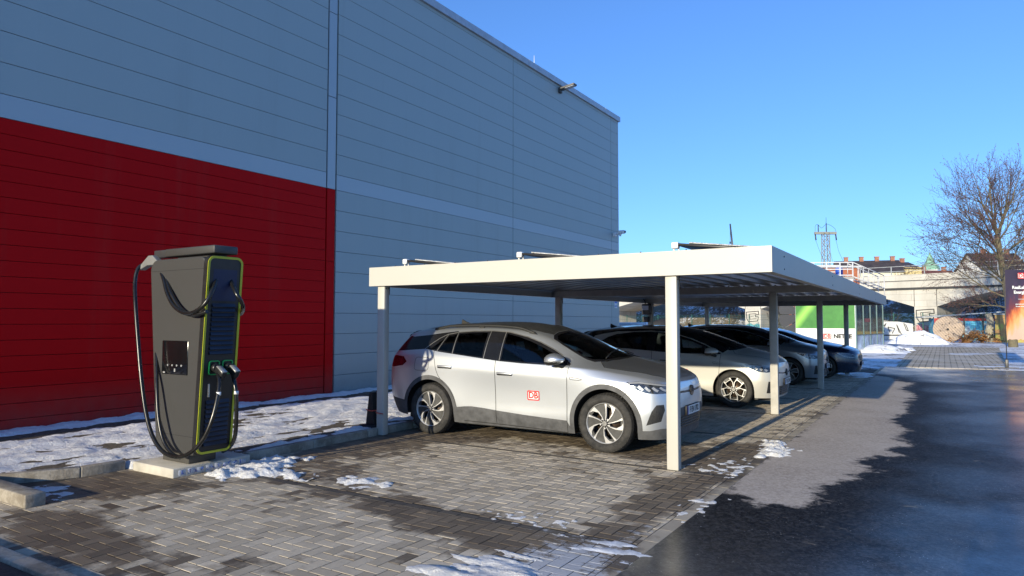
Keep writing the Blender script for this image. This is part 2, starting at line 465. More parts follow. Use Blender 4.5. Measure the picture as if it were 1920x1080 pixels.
def wheel(root, x, y, r, w, style, M, rot=0.0, steer=0.0):
    """one wheel (a part) with tyre, rim and brake as sub-parts; outer face looks to -y for y<0"""
    o = empty('wheel', (x, y, r)); o.parent = root
    o.rotation_euler = (0, 0, (0 if y < 0 else math.pi) + steer)
    # local: axis = y, outer face at -y
    Q = Matrix.Rotation(R(90), 4, 'X')       # lathe z -> -y
    h = w / 2; rr = r * .70
    t = MB()
    t.lathe([(rr, -h * .7), (rr + .012, -h * .92), (r * .82, -h * 1.02), (r * .93, -h * .95), (r * .985, -h * .78), (r, -h * .5), (r, 0), (r, h * .5), (r * .985, h * .78), (r * .93, h * .95), (r * .82, h * 1.02), (rr + .012, h * .92), (rr, h * .7)], 56, M=Q)
    rnd = random.Random(3)
    n = 58
    for k in range(n):                        # tread blocks
        for s_, (a, b) in enumerate(((-.93, -.5), (-.42, -.05), (.05, .42), (.5, .93))):
            a0 = (k + (.5 if s_ % 2 else 0)) * 2 * math.pi / n; a1 = a0 + 2 * math.pi / n * .68
            rc = [r * .965 if abs(e) > .8 else r for e in (a, b)]
            vs = []
            for rad in (0, .006):
                for e, rx in ((a, rc[0]), (b, rc[1])):
                    for q in (a0, a1):
                        sk = .06 * (1 if s_ in (1, 2) else 0)
                        vs.append(Q @ Vector(((rx + rad) * math.cos(q + sk * e), (rx + rad) * math.sin(q + sk * e), e * h)))
            t.add(vs, [(0, 1, 3, 2), (4, 6, 7, 5), (0, 4, 5, 1), (2, 3, 7, 6), (0, 2, 6, 4), (1, 5, 7, 3)])
    t.build('tyre', M['tyre'], o)
    b = MB()
    b.lathe([(rr * .98, h * .75), (rr * .93, h * .2), (rr * .90, -h * .6), (.10, -h * .6)], 40, M=Q)
    b.build('wheel_well', M['black'], o)
    d = MB(); d.lathe([(.0, .012), (rr * .62, .012), (rr * .62, -.012), (0, -.012)], 36, M=Matrix.Translation((0, .015, 0)) @ Q)
    d.build('brake_disc', M['disc'], o)
    zf = h * .62; rim = MB()
    rim.lathe([(rr * .93, zf * .6), (rr * .955, zf + .022), (rr * .985, zf + .030), (rr * 1.005, zf + .018), (rr * 1.01, zf * .7)], 56, mi=0, M=Q)
    def plate(poly, z0, z1, mi, zc=None):
        n_ = len(poly); dome = lambda p, z: z - .020 * (math.hypot(*p) / rr) ** 2 * 0 + (.018 * (1 - math.hypot(*p) / rr) if zc is None else 0)
        vs = [Q @ Vector((p[0], p[1], dome(p, z0))) for p in poly] + [Q @ Vector((p[0], p[1], dome(p, z1))) for p in poly]
        rim.add(vs, [list(range(n_, 2 * n_))] + [(i, (i + 1) % n_, n_ + (i + 1) % n_, n_ + i) for i in range(n_)], mi)
    def pol(r_, a): return (r_ * math.cos(R(a)), r_ * math.sin(R(a)))
    if style == 'aero':
        sw = lambda r_, a_: pol(rr * r_, a_ - 20 * (1 - r_))
        for k in range(5):
            a = 72 * k + 96 + rot
            plate([sw(.16, a + 2), sw(.40, a + 0), sw(.70, a - 2), sw(.95, a - 4), sw(.95, a + 8), sw(.95, a + 22), sw(.95, a + 34), sw(.60, a + 31), sw(.30, a + 30), sw(.16, a + 34)], zf - .035, zf - .002, 1)
            plate([sw(.16, a + 30), sw(.35, a + 31), sw(.60, a + 31), sw(.965, a + 32), sw(.965, a + 42), sw(.965, a + 56), sw(.86, a + 47), sw(.62, a + 37), sw(.35, a + 36), sw(.16, a + 42)], zf - .03, zf + .012, 0)
            plate([sw(.16, a - 6), sw(.40, a - 5), sw(.70, a - 6), sw(.965, a - 10), sw(.965, a - 3), sw(.70, a - 2), sw(.40, a + 0), sw(.16, a + 3)], zf - .03, zf + .010, 0)
            plate([sw(.80, a + 42), sw(.965, a + 50), sw(.965, a + 56), sw(.965, a + 64), sw(.84, a + 66), sw(.80, a + 56)], zf - .03, zf + .0, 1)
    elif style == 'star':
        for k in range(5):
            a = 72 * k + 90 + rot
            for sg in (-1, 1):
                plate([pol(rr * .17, a - 4 * sg), pol(rr * .55, a + 1 * sg), pol(rr * .96, a + 17 * sg), pol(rr * .96, a + 22 * sg), pol(rr * .56, a + 9 * sg), pol(rr * .17, a + 22 * sg)], zf - .03, zf + .006, 1 if sg < 0 else 1)
                plate([pol(rr * .17, a + 3 * sg), pol(rr * .55, a + 4.2 * sg), pol(rr * .965, a + 19 * sg), pol(rr * .965, a + 22 * sg), pol(rr * .555, a + 8.4 * sg), pol(rr * .17, a + 12 * sg)], zf - .01, zf + .012, 0)
            plate([pol(rr * .80, a + 36 - 23), pol(rr * .965, a + 36 - 19), pol(rr * .965, a + 36 + 19), pol(rr * .80, a + 36 + 23), pol(rr * .76, a + 36)], zf - .02, zf + .009, 0)
            plate([pol(rr * .83, a + 36 - 17), pol(rr * .93, a + 36 - 14), pol(rr * .93, a + 36 + 14), pol(rr * .83, a + 36 + 17), pol(rr * .80, a + 36)], zf + .002, zf + .013, 1)
    elif style == 'block':
        for k in range(5):
            a = 72 * k + 90 + rot
            q = [pol(rr * .20, a - 30), pol(rr * .50, a - 20), pol(rr * .93, a - 22), pol(rr * .93, a + 6), pol(rr * .55, a + 16), pol(rr * .22, a + 20)]
            plate(q, zf - .03, zf + .004, 1)
            for i in range(5):
                A = Vector(q[i]); B = Vector(q[i + 1]); dd = (B - A).normalized(); nn = Vector((-dd.y, dd.x)) * .006
                plate([tuple(A - nn), tuple(B - nn), tuple(B + nn), tuple(A + nn)], zf, zf + .009, 0)
    rim.lathe([(0, zf + .036), (rr * .13, zf + .034), (rr * .16, zf + .026), (rr * .20, zf + .004), (rr * .22, zf - .04)], 28, mi=1, M=Q)
    for k in range(5):
        a = 72 * k + 54 + rot
        rim.lathe([(0, zf + .026), (.009, zf + .026), (.009, zf)], 8, mi=0, M=Matrix.Translation(Q @ Vector((*pol(rr * .24, a), 0))) @ Q)
    emblem(rim, Q @ Matrix.Translation((0, 0, zf + .038)), rr * .105, 0)
    rim.build('rim', [M['alloy'], M['rimdark']], o, sharp=35)
    return o

def emblem(mb, M, r, mi=0):
    """round badge: ring with a V over a W"""
    n = 24
    A = [(r * math.cos(2 * math.pi * k / n), r * math.sin(2 * math.pi * k / n)) for k in range(n)]
    B = [(a * .84, b * .84) for a, b in A]
    mb.add([M @ Vector((*p, .001)) for p in A + B], [(i, (i + 1) % n, n + (i + 1) % n, n + i) for i in range(n)], mi)
    t = r * .13
    def bar(p, q):
        p = Vector(p) * r; q = Vector(q) * r; d = (q - p).normalized(); nn = Vector((-d.y, d.x)) * t / 2
        mb.add([M @ Vector((*(x), .001)) for x in (p - nn, q - nn, q + nn, p + nn)], [(0, 1, 2, 3)], mi)
    bar((-.33, .78), (0, .12)); bar((.33, .78), (0, .12))
    bar((-.70, .48), (-.32, -.70)); bar((-.32, -.70), (0, .0)); bar((0, .0), (.32, -.70)); bar((.32, -.70), (.70, .48))

def db_logo(place, mb, s, mi_red, mi_white):
    """place(x, y, lift) -> point; red rounded frame with DB inside"""
    w, h = s, s * .70
    f = rrect(w, h, s * .10); g = rrect(w - .16 * s, h - .16 * s, s * .05); n = len(f)
    mb.add([place(x, y, 0) for x, y in f], [list(range(n))], mi_white)
    mb.add([place(x, y, .003) for x, y in f + g], [(i, (i + 1) % n, n + (i + 1) % n, n + i) for i in range(n)], mi_red)
    me = text_mesh('DB', s * .64, 0, s * .016)
    mb.add([place(v.co.x * .92, v.co.y, .005) for v in me.vertices], [list(p.vertices) for p in me.polygons], mi_red)
    bpy.data.meshes.remove(me)

def make_car(kind, M, plate_txt=None):
    """kind: suv, hatch, compact. Local frame: x forward from the rear axle, z up, camera side = -y"""
    K = {'suv': dict(x=[(-1.0, -1.0), (0, 0), (2.77, 2.77), (3.2, 3.19), (3.45, 3.42), (3.7, 3.61)], sx=1, sz=1.0, wb=2.77, r=.365, arch=.425, W=1.0),
         'hatch': dict(x=[(-1.0, -.80), (0, 0), (1.2, 1.30), (2.3, 2.50), (2.77, 2.82), (3.25, 3.24), (3.7, 3.58)], sz=.955, wb=2.77, r=.345, arch=.385, W=.975),
         'compact': dict(x=[(-1.0, -.86), (0, 0), (1.2, 1.10), (2.3, 2.10), (2.77, 2.67), (3.7, 3.60)], sz=.885, wb=2.67, r=.325, arch=.365, W=.975)}[kind]
    xs = [a for a, b in K['x']]; ys = [b for a, b in K['x']]
    def mp(x, y, z):
        zz = z * K['sz'] if z > .35 else z * (.35 * K['sz'] / .35)
        if kind == 'hatch' and 2.2 < x < 3.7: zz += .015
        return (float(np.interp(x, xs, ys)), y * K['W'], zz)
    def m2(p): q = mp(p[0], 0, p[1]); return (q[0], q[2])
    hi = kind == 'suv'
    sh = CarShell(mp, 150 if hi else 120, 72 if hi else 60)
    wb = K['wb']
    side = lambda c, n: n.y > .25
    # ---- side glass area (outer outline incl. black trim), then panes
    if hi:
        dlo_top = [(-.12, 1.235), (-.02, 1.315), (.08, 1.385), (.20, 1.445), (.40, 1.480), (.65, 1.498), (.98, 1.503), (1.25, 1.488), (1.55, 1.425), (1.75, 1.36), (1.98, 1.262), (2.12, 1.185), (2.27, 1.09)]
        dlo_bot = [(2.27, 1.068), (1.9, 1.066), (1.55, 1.074), (1.2, 1.092), (1.03, 1.108), (.70, 1.14), (.42, 1.168), (.15, 1.195)]
        silver = None
        panes = [[(-.02, 1.236), (.06, 1.30), (.155, 1.375), (.19, 1.405), (.085, 1.225)],
                 [(.125, 1.222), (.235, 1.425), (.37, 1.452), (.365, 1.193)],
                 [(.405, 1.188), (.405, 1.456), (.65, 1.474), (.90, 1.480), (.90, 1.140), (.66, 1.160)],
                 [(1.215, 1.112), (1.215, 1.466), (1.40, 1.430), (1.60, 1.370), (1.80, 1.295), (1.98, 1.215), (2.02, 1.195), (2.02, 1.088), (1.6, 1.092)],
                 [(2.06, 1.088), (2.06, 1.175), (2.13, 1.135), (2.19, 1.090)]]
        tailblack = [(-.80, 1.19), (-.55, 1.20), (-.12, 1.232), (-.12, 1.235), (-.02, 1.315), (.08, 1.385), (.20, 1.445), (.40, 1.480), (.36, 1.497), (.10, 1.468), (-.20, 1.43), (-.44, 1.408), (-.54, 1.42), (-.66, 1.32)]
    else:
        dlo_top = [(-.10, 1.20), (.02, 1.30), (.14, 1.38), (.30, 1.44), (.65, 1.49), (.98, 1.50), (1.25, 1.485), (1.55, 1.42), (1.75, 1.355), (1.98, 1.255), (2.15, 1.17), (2.35, 1.06)]
        dlo_bot = [(2.35, 1.045), (1.9, 1.055), (1.55, 1.062), (1.2, 1.08), (1.03, 1.095), (.70, 1.12), (.42, 1.14), (.15, 1.16)]
        panes = [[(.02, 1.205), (.13, 1.32), (.25, 1.385), (.36, 1.415), (.36, 1.16)],
                 [(.40, 1.16), (.40, 1.425), (.65, 1.46), (.95, 1.468), (.95, 1.125)],
                 [(1.13, 1.108), (1.13, 1.468), (1.30, 1.445), (1.60, 1.365), (1.80, 1.295), (1.98, 1.215), (1.98, 1.078)],
                 [(2.03, 1.076), (2.03, 1.185), (2.14, 1.13), (2.22, 1.072)]]
        tailblack = [(-.80, 1.12), (-.45, 1.13), (-.30, 1.30), (-.22, 1.40), (-.5, 1.42), (-.68, 1.33)]
        dlo_top = [m2(p) for p in dlo_top]; dlo_bot = [m2(p) for p in dlo_bot]; panes = [[m2(p) for p in q] for q in panes]; tailblack = [m2(p) for p in tailblack]
    # roof: dark on hatch, painting the shaded cantrail and pillars too, body on the others
    W = K['W']
    if kind == 'hatch':
        sh.cut([m2(p) for p in [(-.9, 1.40), (-.22, 1.40), (.0, 1.44), (.3, 1.50), (.65, 1.51), (.98, 1.52), (1.25, 1.50), (1.55, 1.435), (1.75, 1.37), (1.98, 1.27), (2.15, 1.185), (2.40, 1.07), (3.0, 1.5), (3, 2.0), (-1, 2.0)]], 'side', 2)
    if hi: sh.cut([(-.40, -.01), (-.40, .50), (-.2, .575), (.6, .60), (1.4, .585), (1.72, .55), (1.84, .50), (1.80, .30), (1.79, -.01)], 'top', 2, lambda c, n: n.z > .5)
    sh.cut(tailblack, 'side', 3, lambda c, n: n.y > .1 or c.x < -.4)
    sh.cut(dlo_top + dlo_bot, 'side', 4, side)
    for k, p in enumerate(panes): sh.cut(p, 'side', 10 + k, side)
    # ---- windscreen and rear window
    sc = [(1.80, 0), (1.81, .30), (1.85, .52), (1.90, .615), (2.05, .645), (2.25, .675), (2.44, .705), (2.55, .70), (2.68, .60), (2.76, .40), (2.80, .2), (2.81, -.01)]
    if not hi: sc = [(m2((a, 1))[0], b * W) for a, b in sc]
    sc_in = [(a + (.045 if a < 2 else (-.05 if a > 2.4 else 0)) , b - (.0 if b < .3 else .035)) for a, b in sc]
    up = lambda c, n: n.z > .25 and n.x > .05
    sh.cut(sc, 'top', 5, up, only=(0, 2))
    sh.cut(sc_in, 'top', 6, up, only=(5,))
    rw = [(-.01, 1.19), (.50, 1.20), (.60, 1.25), (.55, 1.38), (.45, 1.42), (-.01, 1.43)]
    if not hi: rw = [(a, m2((0, b))[1]) for a, b in rw]
    sh.cut(rw, 'front', 7, lambda c, n: n.x < -.3 and c.x < -.3)
    if kind != 'compact':
        tb = [(-.01, .98), (.60, .98), (.70, 1.10), (.66, 1.30), (.5, 1.45), (-.01, 1.46)]
        sh.cut([(a, m2((0, b))[1]) for a, b in tb], 'front', 3, lambda c, n: n.x < -.3 and c.x < -.3, only=(0,))
    # ---- bonnet
    bn = [(2.79, -.01), (2.75, .40), (2.62, .66), (2.72, .785), (3.05, .75), (3.34, .67), (3.50, .54), (3.57, .30), (3.59, -.01)]
    bn = [(m2((a, 1))[0], b * W) for a, b in bn]
    sh.cut(bn, 'top', 8, lambda c, n: n.z > .3, only=(0,))
    # ---- wheel arches: 90 removed, cladding 9
    AR = K['arch']; rz = K['r']
    for cx in (0.0, wb):
        if hi:
            sh.cut(circle(cx, rz + .005, AR + .062, n=48), 'side', 9, lambda c, n: c.y > .5 and abs(c.x - cx) < .6)
        sh.cut(circle(cx, rz + .005, AR, n=48), 'side', 90, lambda c, n: c.y > .5 and abs(c.x - cx) < .6)
        sh.cut([(cx - AR, 0), (cx + AR, 0), (cx + AR, rz), (cx - AR, rz)], 'side', 90, lambda c, n: c.y > .5 and abs(c.x - cx) < .6)
        if hi:
            for sg in (-1, 1):
                a, b = cx + sg * AR, cx + sg * (AR + .062)
                sh.cut([(min(a, b), .1), (max(a, b), .1), (max(a, b), rz), (min(a, b), rz)], 'side', 9, lambda c, n: c.y > .5, only=(0,))
    if hi:
        clad = [(.44, .1), (.44, .415), (.62, .440), (.74, .447), (.95, .436), (1.20, .414), (1.60, .388), (1.95, .372), (2.24, .362), (2.40, .1)]
        sh.cut(clad, 'side', 9, side, only=(0,))
        rear_l = [(-1.2, .1), (-1.2, .56), (-.86, .545), (-.70, .50), (-.46, .47), (-.40, .1)]
        sh.cut(rear_l, 'side', 9, lambda c, n: c.x < -.3, only=(0,))
        fr_l = [(3.10, .1), (3.10, .30), (3.20, .305), (3.34, .31), (3.45, .335), (3.8, .335), (3.8, .1)]
        sh.cut(fr_l, 'side', 9, lambda c, n: c.x > 3.0, only=(0,))
    else:
        sh.cut([m2((a, b)) for a, b in [(.38, .1), (.38, .22), (2.36, .20), (2.36, .1)]], 'side', 9, side, only=(0,))
        sh.cut([m2((a, b)) for a, b in [(-1.2, .1), (-1.2, .45), (-.72, .42), (-.55, .30), (-.42, .1)]], 'side', 9, lambda c, n: c.x < -.3, only=(0,))
    # ---- front face: lower grille 20, plate holder etc
    fw = lambda c, n: n.x > .30 and c.x > 3.0
    if hi:
        sh.cut([(-.01, .30), (.50, .30), (.60, .33), (.56, .46), (-.01, .46)], 'front', 20, fw)
        sh.cut([(-.01, .455), (.58, .455), (.60, .50), (.50, .56), (-.01, .575)], 'front', 21, fw, only=(0,))
        sh.cut([(-.01, .735), (.20, .737), (.42, .742), (.60, .755), (.60, .775), (.42, .770), (.20, .765), (-.01, .765)], 'front', 22, fw, only=(0,))
    elif kind == 'hatch':
        sh.cut([(-.01, .24), (.52, .24), (.62, .30), (.50, .42), (-.01, .42)], 'front', 20, fw)
        sh.cut([(-.01, .64), (.20, .64), (.55, .66), (.55, .685), (.20, .67), (-.01, .67)], 'front', 22, fw, only=(0,))
    else:
        sh.cut([(-.01, .20), (.45, .20), (.60, .26), (.50, .36), (-.01, .38)], 'front', 20, fw)
        sh.cut([(-.01, .48), (.30, .50), (.52, .60), (.50, .66), (.20, .665), (-.01, .67)], 'front', 20, fw, only=(0, 8))
    # headlights in the 45 degree corner view: u=(x-y)*.7071
    if hi: hl = [(3.06, .893), (3.20, .903), (3.34, .888), (3.47, .870), (3.55, .855), (3.62, .80), (3.60, .765), (3.42, .758), (3.30, .768), (3.20, .80), (3.12, .848)]
    elif kind == 'hatch': hl = [(2.98, .83), (3.12, .845), (3.28, .82), (3.42, .785), (3.50, .76), (3.50, .71), (3.38, .685), (3.24, .70), (3.12, .75)]
    else: hl = [(3.02, .745), (3.18, .755), (3.34, .725), (3.50, .69), (3.55, .66), (3.50, .60), (3.34, .60), (3.20, .635), (3.08, .69)]
    y0 = {'suv': .0, 'hatch': .0, 'compact': .0}[kind]
    # side-view headlight outline wraps the corner: drop the part too near the centre line
    lim = {'suv': .50, 'hatch': .50, 'compact': .50}[kind]
    sh.cut(hl, 'side', 23, lambda c, n: c.y > lim and c.x > 2.8, only=(0, 8, 22, 20))
    # front bumper side inlet
    if hi:
        sh.cut([(3.30, .375), (3.46, .425), (3.50, .56), (3.49, .63), (3.42, .625), (3.37, .55)], 'side', 20, lambda c, n: c.y > .6 and c.x > 3.2, only=(0,))
    elif kind == 'hatch':
        sh.cut([(3.36, .30), (3.45, .30), (3.47, .52), (3.40, .52)], 'side', 20, lambda c, n: c.y > .6 and c.x > 3.2, only=(0,))
    # tail light
    tl = [(-.43, 1.04), (-.50, .985), (-.70, .955), (-1.0, .96), (-1.0, 1.075), (-.72, 1.13), (-.50, 1.115)] if hi else [(-.50, .98), (-.66, .90), (-1.0, .90), (-1.0, 1.02), (-.66, 1.06), (-.5, 1.03)]
    if not hi: tl = [m2(p) for p in tl]
    sh.cut(tl, 'side', 24, lambda c, n: c.y > .35 and c.x < -.2, only=(0,))
    # doors
    if hi:
        fd = [(1.135, 1.2), (1.135, 1.0), (1.14, .8), (1.145, .5), (1.148, .245), (2.245, .205), (2.25, .6), (2.252, .9), (2.26, 1.09)] 
        rd = [(.045, 1.24), (.065, 1.15), (.10, 1.05), (.125, .95), (.165, .86), (.25, .76), (.35, .68), (.42, .59), (.46, .50), (.487, .42), (.487, .245), (1.148, .245), (1.145, .5), (1.14, .8), (1.135, 1.0), (1.135, 1.2)]
        sh.cut(fd, 'side', 30, side, only=(0,)); sh.cut(rd, 'side', 31, side, only=(0,))
        fd2 = [(1.148, .245), (2.245, .205), (2.25, .6), (1.145, .6)]; rd2 = [(.495, .245), (1.148, .245), (1.145, .6), (.495, .6)]
        sh.cut(fd2, 'side', 32, side, only=(9,)); sh.cut(rd2, 'side', 33, side, only=(9,))
    else:
        fd = [(1.06, 1.2), (1.06, .3), (2.28, .28), (2.30, .6), (2.36, 1.07)]; rd = [(.10, 1.2), (.15, .95), (.30, .78), (.43, .6), (.46, .3), (1.06, .3), (1.06, 1.2)]
        fd = [m2(p) for p in fd]; rd = [m2(p) for p in rd]
        sh.cut(fd, 'side', 30, side, only=(0,)); sh.cut(rd, 'side', 31, side, only=(0,))
    root = empty({'suv': 'electric_suv', 'hatch': 'electric_hatchback', 'compact': 'compact_car'}[kind])
    mats_ = M
    tab = {0: ('body', 'paint', 'both'), 2: ('roof', 'dusty' if hi else 'gloss', 'both'), 3: ('tailgate_trim', 'gloss', 'both'), 4: ('window_trim', 'gloss', 'pair'), 5: ('windscreen_border', 'gloss', 'both'),
           6: ('windscreen', 'glass', 'both'), 7: ('rear_window', 'dglass', 'both'), 8: ('bonnet', 'hood' if hi and 'hood' in mats_ else 'paint', 'both'), 9: ('wheel_arch_cladding' if hi else 'sill_trim', 'plastic', 'both'),
           20: ('grille', 'grille', 'both'), 21: ('bumper_trim', 'plastic', 'both'), 22: ('nose_strip', 'gloss', 'both'), 23: ('headlight', 'lamp', 'pair'), 24: ('tail_light', 'tail', 'pair'),
           30: ('front_door', 'paint', 'pair'), 31: ('rear_door', 'paint', 'pair'), 32: ('door_cladding', 'plastic', 'pair'), 33: ('door_cladding', 'plastic', 'pair')}
    for k in range(len(panes)):
        tab[10 + k] = ('side_window', 'dglass' if k < len(panes) - 2 else 'glass', 'pair')
    parts = build_parts(sh, tab, root, M)
    # sub-parts: cladding under its door
    if hi:
        for a, b in ((32, 30), (33, 31)):
            for i, o in enumerate(parts.get(a, [])): o.parent = parts[b][i]
    for a, b in ((5, 6),):
        for i, o in enumerate(parts.get(a, [])): o.parent = parts[b][0]
    for o in parts.get(22, []): o.parent = parts[0][0]
    for o in parts.get(21, []): o.parent = parts[0][0]
    # ---- wheels
    ty = .235 if hi else .215
    style = {'suv': 'aero', 'hatch': M['wheelstyle'] if 'wheelstyle' in M else 'star', 'compact': 'block'}[kind]
    for cx in (0.0, wb):
        for sg in (-1, 1):
            y = sg * (.80 if hi else .785) * (W if not hi else 1)
            wheel(root, cx, y, K['r'], ty, style, M, rot={0.0: 14}.get(cx, 0) if hi else 0)
    # ---- wheel housings, underbody
    u = MB()
    for cx in (0.0, wb):
        for sg in (-1, 1):
            Q = Matrix.Translation((cx, sg * .90 * W, rz)) @ Matrix.Rotation(R(90), 4, 'X')
            prof = [(AR + .004, 0 if sg < 0 else 0), (AR + .004, -.42 * sg * -1 if False else (.36 if sg > 0 else -.36))]
            u.lathe([(AR + .004, .0), (AR + .004, prof[1][1]), (.30, prof[1][1])], 30, M=Q, a0=R(-12 if True else 0), a1=R(192))
    z0 = .17 if hi else .15
    u.box((-.62, -.60, z0), (wb + .62, .60, .42))
    u.box((AR + .05, -.84 * W, z0 + .02), (wb - AR - .05, .84 * W, .34))
    u.box((-.80, -.66, z0 + .12), (-AR - .02, .66, .5)); u.box((wb + AR + .02, -.66, z0 + .06), (wb + .70, .66, .42))
    u.build('underbody', M['black'], root)
    # ---- cabin
    c = MB()
    def seat(x, y, hr=True):
        s_ = K['sz']
        c.bbox((x - .05, y - .24, .42 * s_), (x + .48, y + .24, .60 * s_), .05, 3)
        T = Matrix.Translation((x, y, .56 * s_)) @ Matrix.Rotation(R(-18), 4, 'Y')
        c.bbox((-.09, -.24, 0), (.06, .24, .66), .05, 3, M=T)
        if hr: c.bbox((-.05, -.14, .62), (.05, .14, .87 * s_), .045, 3, M=T)
    seat(1.20, -.37); seat(1.20, .37)
    for y in (-.42, 0, .42): seat(.28, y)
    c.build('seats', M['seat'], root)
    dsh = MB(); s_ = K['sz']
    dsh.bbox((1.98, -.70 * W, .80 * s_), (2.60, .70 * W, 1.03 * s_), .06, 3)
    dsh.box((-.55, -.72 * W, .5), (2.5, .72 * W, .52))
    dsh.bbox((-.55, -.66 * W, .5), (-.02, .66 * W, 1.10 * s_), .03, 2)
    dsh.tube(spline([Vector((1.83, .37 + .18 * math.cos(a), .94 * s_ + .18 * math.sin(a))) for a in [2 * math.pi * k / 14 for k in range(14)]], 2, True), .015, 6, closed=True)
    dsh.build('dashboard', M['black'], root)
    mxi = m2((1.86, 1))[0]; mr = MB(); mr.bbox((mxi, -.12, 1.36 * s_), (mxi + .03, .12, 1.42 * s_), .01); mr.build('interior_mirror', M['black'], root)
    # ---- small outside parts
    def pt(x, z, off=0, sg=-1):
        p = sh.on_side(x, z, off, sg); return p
    for sg in (-1, 1):
        g = MB()
        if hi:
            door_line = dens([(1.135, 1.10), (1.135, 1.0), (1.14, .8), (1.145, .5), (1.148, .245)])
            decal_strip(sh, door_line, .008, sg, g)
            decal_strip(sh, dens([(2.262, 1.075), (2.252, .9), (2.25, .6), (2.245, .205)]), .008, sg, g)
            decal_strip(sh, dens([(.055, 1.21), (.065, 1.15), (.10, 1.05), (.125, .95), (.165, .86), (.25, .76), (.35, .68), (.42, .59), (.46, .50), (.487, .42)]), .007, sg, g)
            decal_strip(sh, dens([(.60, .236), (1.3, .229), (2.24, .205)]), .010, sg, g)
            decal_strip(sh, dens([(3.0, .70), (3.06, .755), (3.13, .815)]), .006, sg, g)
            fl = rrect(.26, .19, .045, 4)
            decal_strip(sh, dens([(-.135 + a + b * .10, 1.015 + b) for a, b in fl], .03, True), .005, sg, g, closed=True)
        else:
            decal_strip(sh, dens([m2((1.06, 1.09)), m2((1.06, .3))]), .008, sg, g)
            decal_strip(sh, dens([m2((2.36, 1.04)), m2((2.30, .6)), m2((2.28, .28))]), .008, sg, g)
            decal_strip(sh, dens([m2((.12, 1.14)), m2((.15, .95)), m2((.30, .78)), m2((.43, .6)), m2((.46, .3))]), .007, sg, g)
            decal_strip(sh, dens([m2((.46, .28)), m2((2.28, .26))]), .008, sg, g)
        bl = dens([(p[0], p[1]) for p in bn[1:-2]], .03)
        P_ = []
        for i, (x_, y_) in enumerate(bl):
            a_ = Vector(bl[max(i - 1, 0)]); b_ = Vector(bl[min(i + 1, len(bl) - 1)]); d_ = (b_ - a_).normalized(); n_ = Vector((-d_.y, d_.x)) * .004
            for q in (Vector((x_, y_)) + n_, Vector((x_, y_)) - n_):
                hh = sh.bvh.ray_cast(Vector((q.x, q.y, 3)), Vector((0, 0, -1)))
                P_.append(Vector((q.x, q.y * sg, hh[0].z + .002)) if hh[0] is not None else None)
        for i in range(len(bl) - 1):
            q = [P_[2 * i], P_[2 * i + 1], P_[2 * i + 3], P_[2 * i + 2]]
            if all(p is not None for p in q): g.quad(*q)
        g.build('panel_gap', M['black'], root)
        # handles
        for hx, hz, tilt in (((.285, .995, -.015), (1.30, .935, -.015)) if hi else ((.45, .93, 0), (1.45, .885, 0))):
            p = pt(hx, hz, .0, sg)
            if p is None: continue
            h = MB(); T = Matrix.Translation(p) @ Matrix.Rotation(tilt + .02, 4, 'Y') @ Matrix.Rotation(.10 * sg, 4, 'X')
            h.bbox((-.125, -.022, -.022), (.125, .022, .012), .009, 2, 0, T)
            h.bbox((-.115, -.024, -.032), (.118, .010, -.014), .006, 2, 1, T)
            h.build('door_handle', [M['paint'], M['black']], parts[30 if hx > 1 else 31][0 if sg > 0 else 1])
        # mirror
        mx, mz = (2.10, 1.135) if hi else m2((2.18, 1.10)); yy = sg * (1.00 if hi else .96)
        mm = MB(); bm = bmesh.new(); bmesh.ops.create_icosphere(bm, subdivisions=4, radius=1)
        for v in bm.verts:
            x, y, z = v.co
            fx = max(-1, min(1, x))
            zz = z * (.078 if z > 0 else .060) * (1 - .22 * (fx > 0) * fx); 
            zz = max(zz, -.052)
            v.co = Vector((x * .15, y * .125, zz * 1.18 + .014 * x))
            if v.co.x < -.085: v.co.x = -.085
        mm.bm(bm, 0, Matrix.Translation((mx + (0 if hi else 0), yy, mz)), True)
        mo = mm.build('wing_mirror', [M['paint'] if hi else M['paint'], M['black']], root)
        for p in mo.data.polygons:
            if p.center.z < mz - .018: p.material_index = 1
        st = MB(); st.tube([(mx + .02, yy + sg * .0, mz - .045), (mx + .07, yy - sg * .09, mz - .075), (mx + .09, yy - sg * .16, mz - .07)], [.028, .03, .035], 8)
        st.build('mirror_arm', M['black'], mo)
        mg = MB(); mg.add([Vector((mx - .0865, yy + a * .10, mz + b * .058)) for a, b in rrect(2, 1.6, .5)], [list(range(24))]); mg.build('mirror_glass', M['chrome'], mo)
    # headlight inner elements: DRL brow and lens blocks laid on the lamp
    for sg, lampo in zip((1, -1), parts.get(23, [None, None])):
        if lampo is None: continue
        h = MB()
        if hi:
            decal_strip(sh, dens([(3.09, .882), (3.22, .890), (3.36, .874), (3.50, .852)], .02), .016, sg, h, .002)
            for a, b, ww in ((3.24, .825, .05), (3.32, .815, .05), (3.40, .812, .045), (3.47, .812, .035)):
                decal_strip(sh, [(a - .03, b + .022), (a, b - .004), (a + .03, b - .022)], ww * .55, sg, h, .003)
        elif kind == 'hatch':
            decal_strip(sh, dens([(3.02, .822), (3.15, .825), (3.30, .80), (3.44, .765)], .02), .014, sg, h, .002)
            for a, b in ((3.20, .76), (3.28, .75), (3.36, .735)): decal_strip(sh, [(a - .02, b + .018), (a + .02, b - .018)], .035, sg, h, .003)
        else:
            decal_strip(sh, dens([(3.04, .735), (3.12, .685), (3.22, .645), (3.36, .615), (3.46, .612)], .02), .012, sg, h, .002)
            decal_strip(sh, dens([(3.14, .735), (3.30, .72), (3.44, .69)], .02), .010, sg, h, .002)
        h.build('light_elements', M['lens'], lampo)
    # roof rails and fin
    def top_z(x, y):
        h = sh.bvh.ray_cast(Vector((x, abs(y), 3)), Vector((0, 0, -1))); return h[0].z if h[0] is not None else 1.5
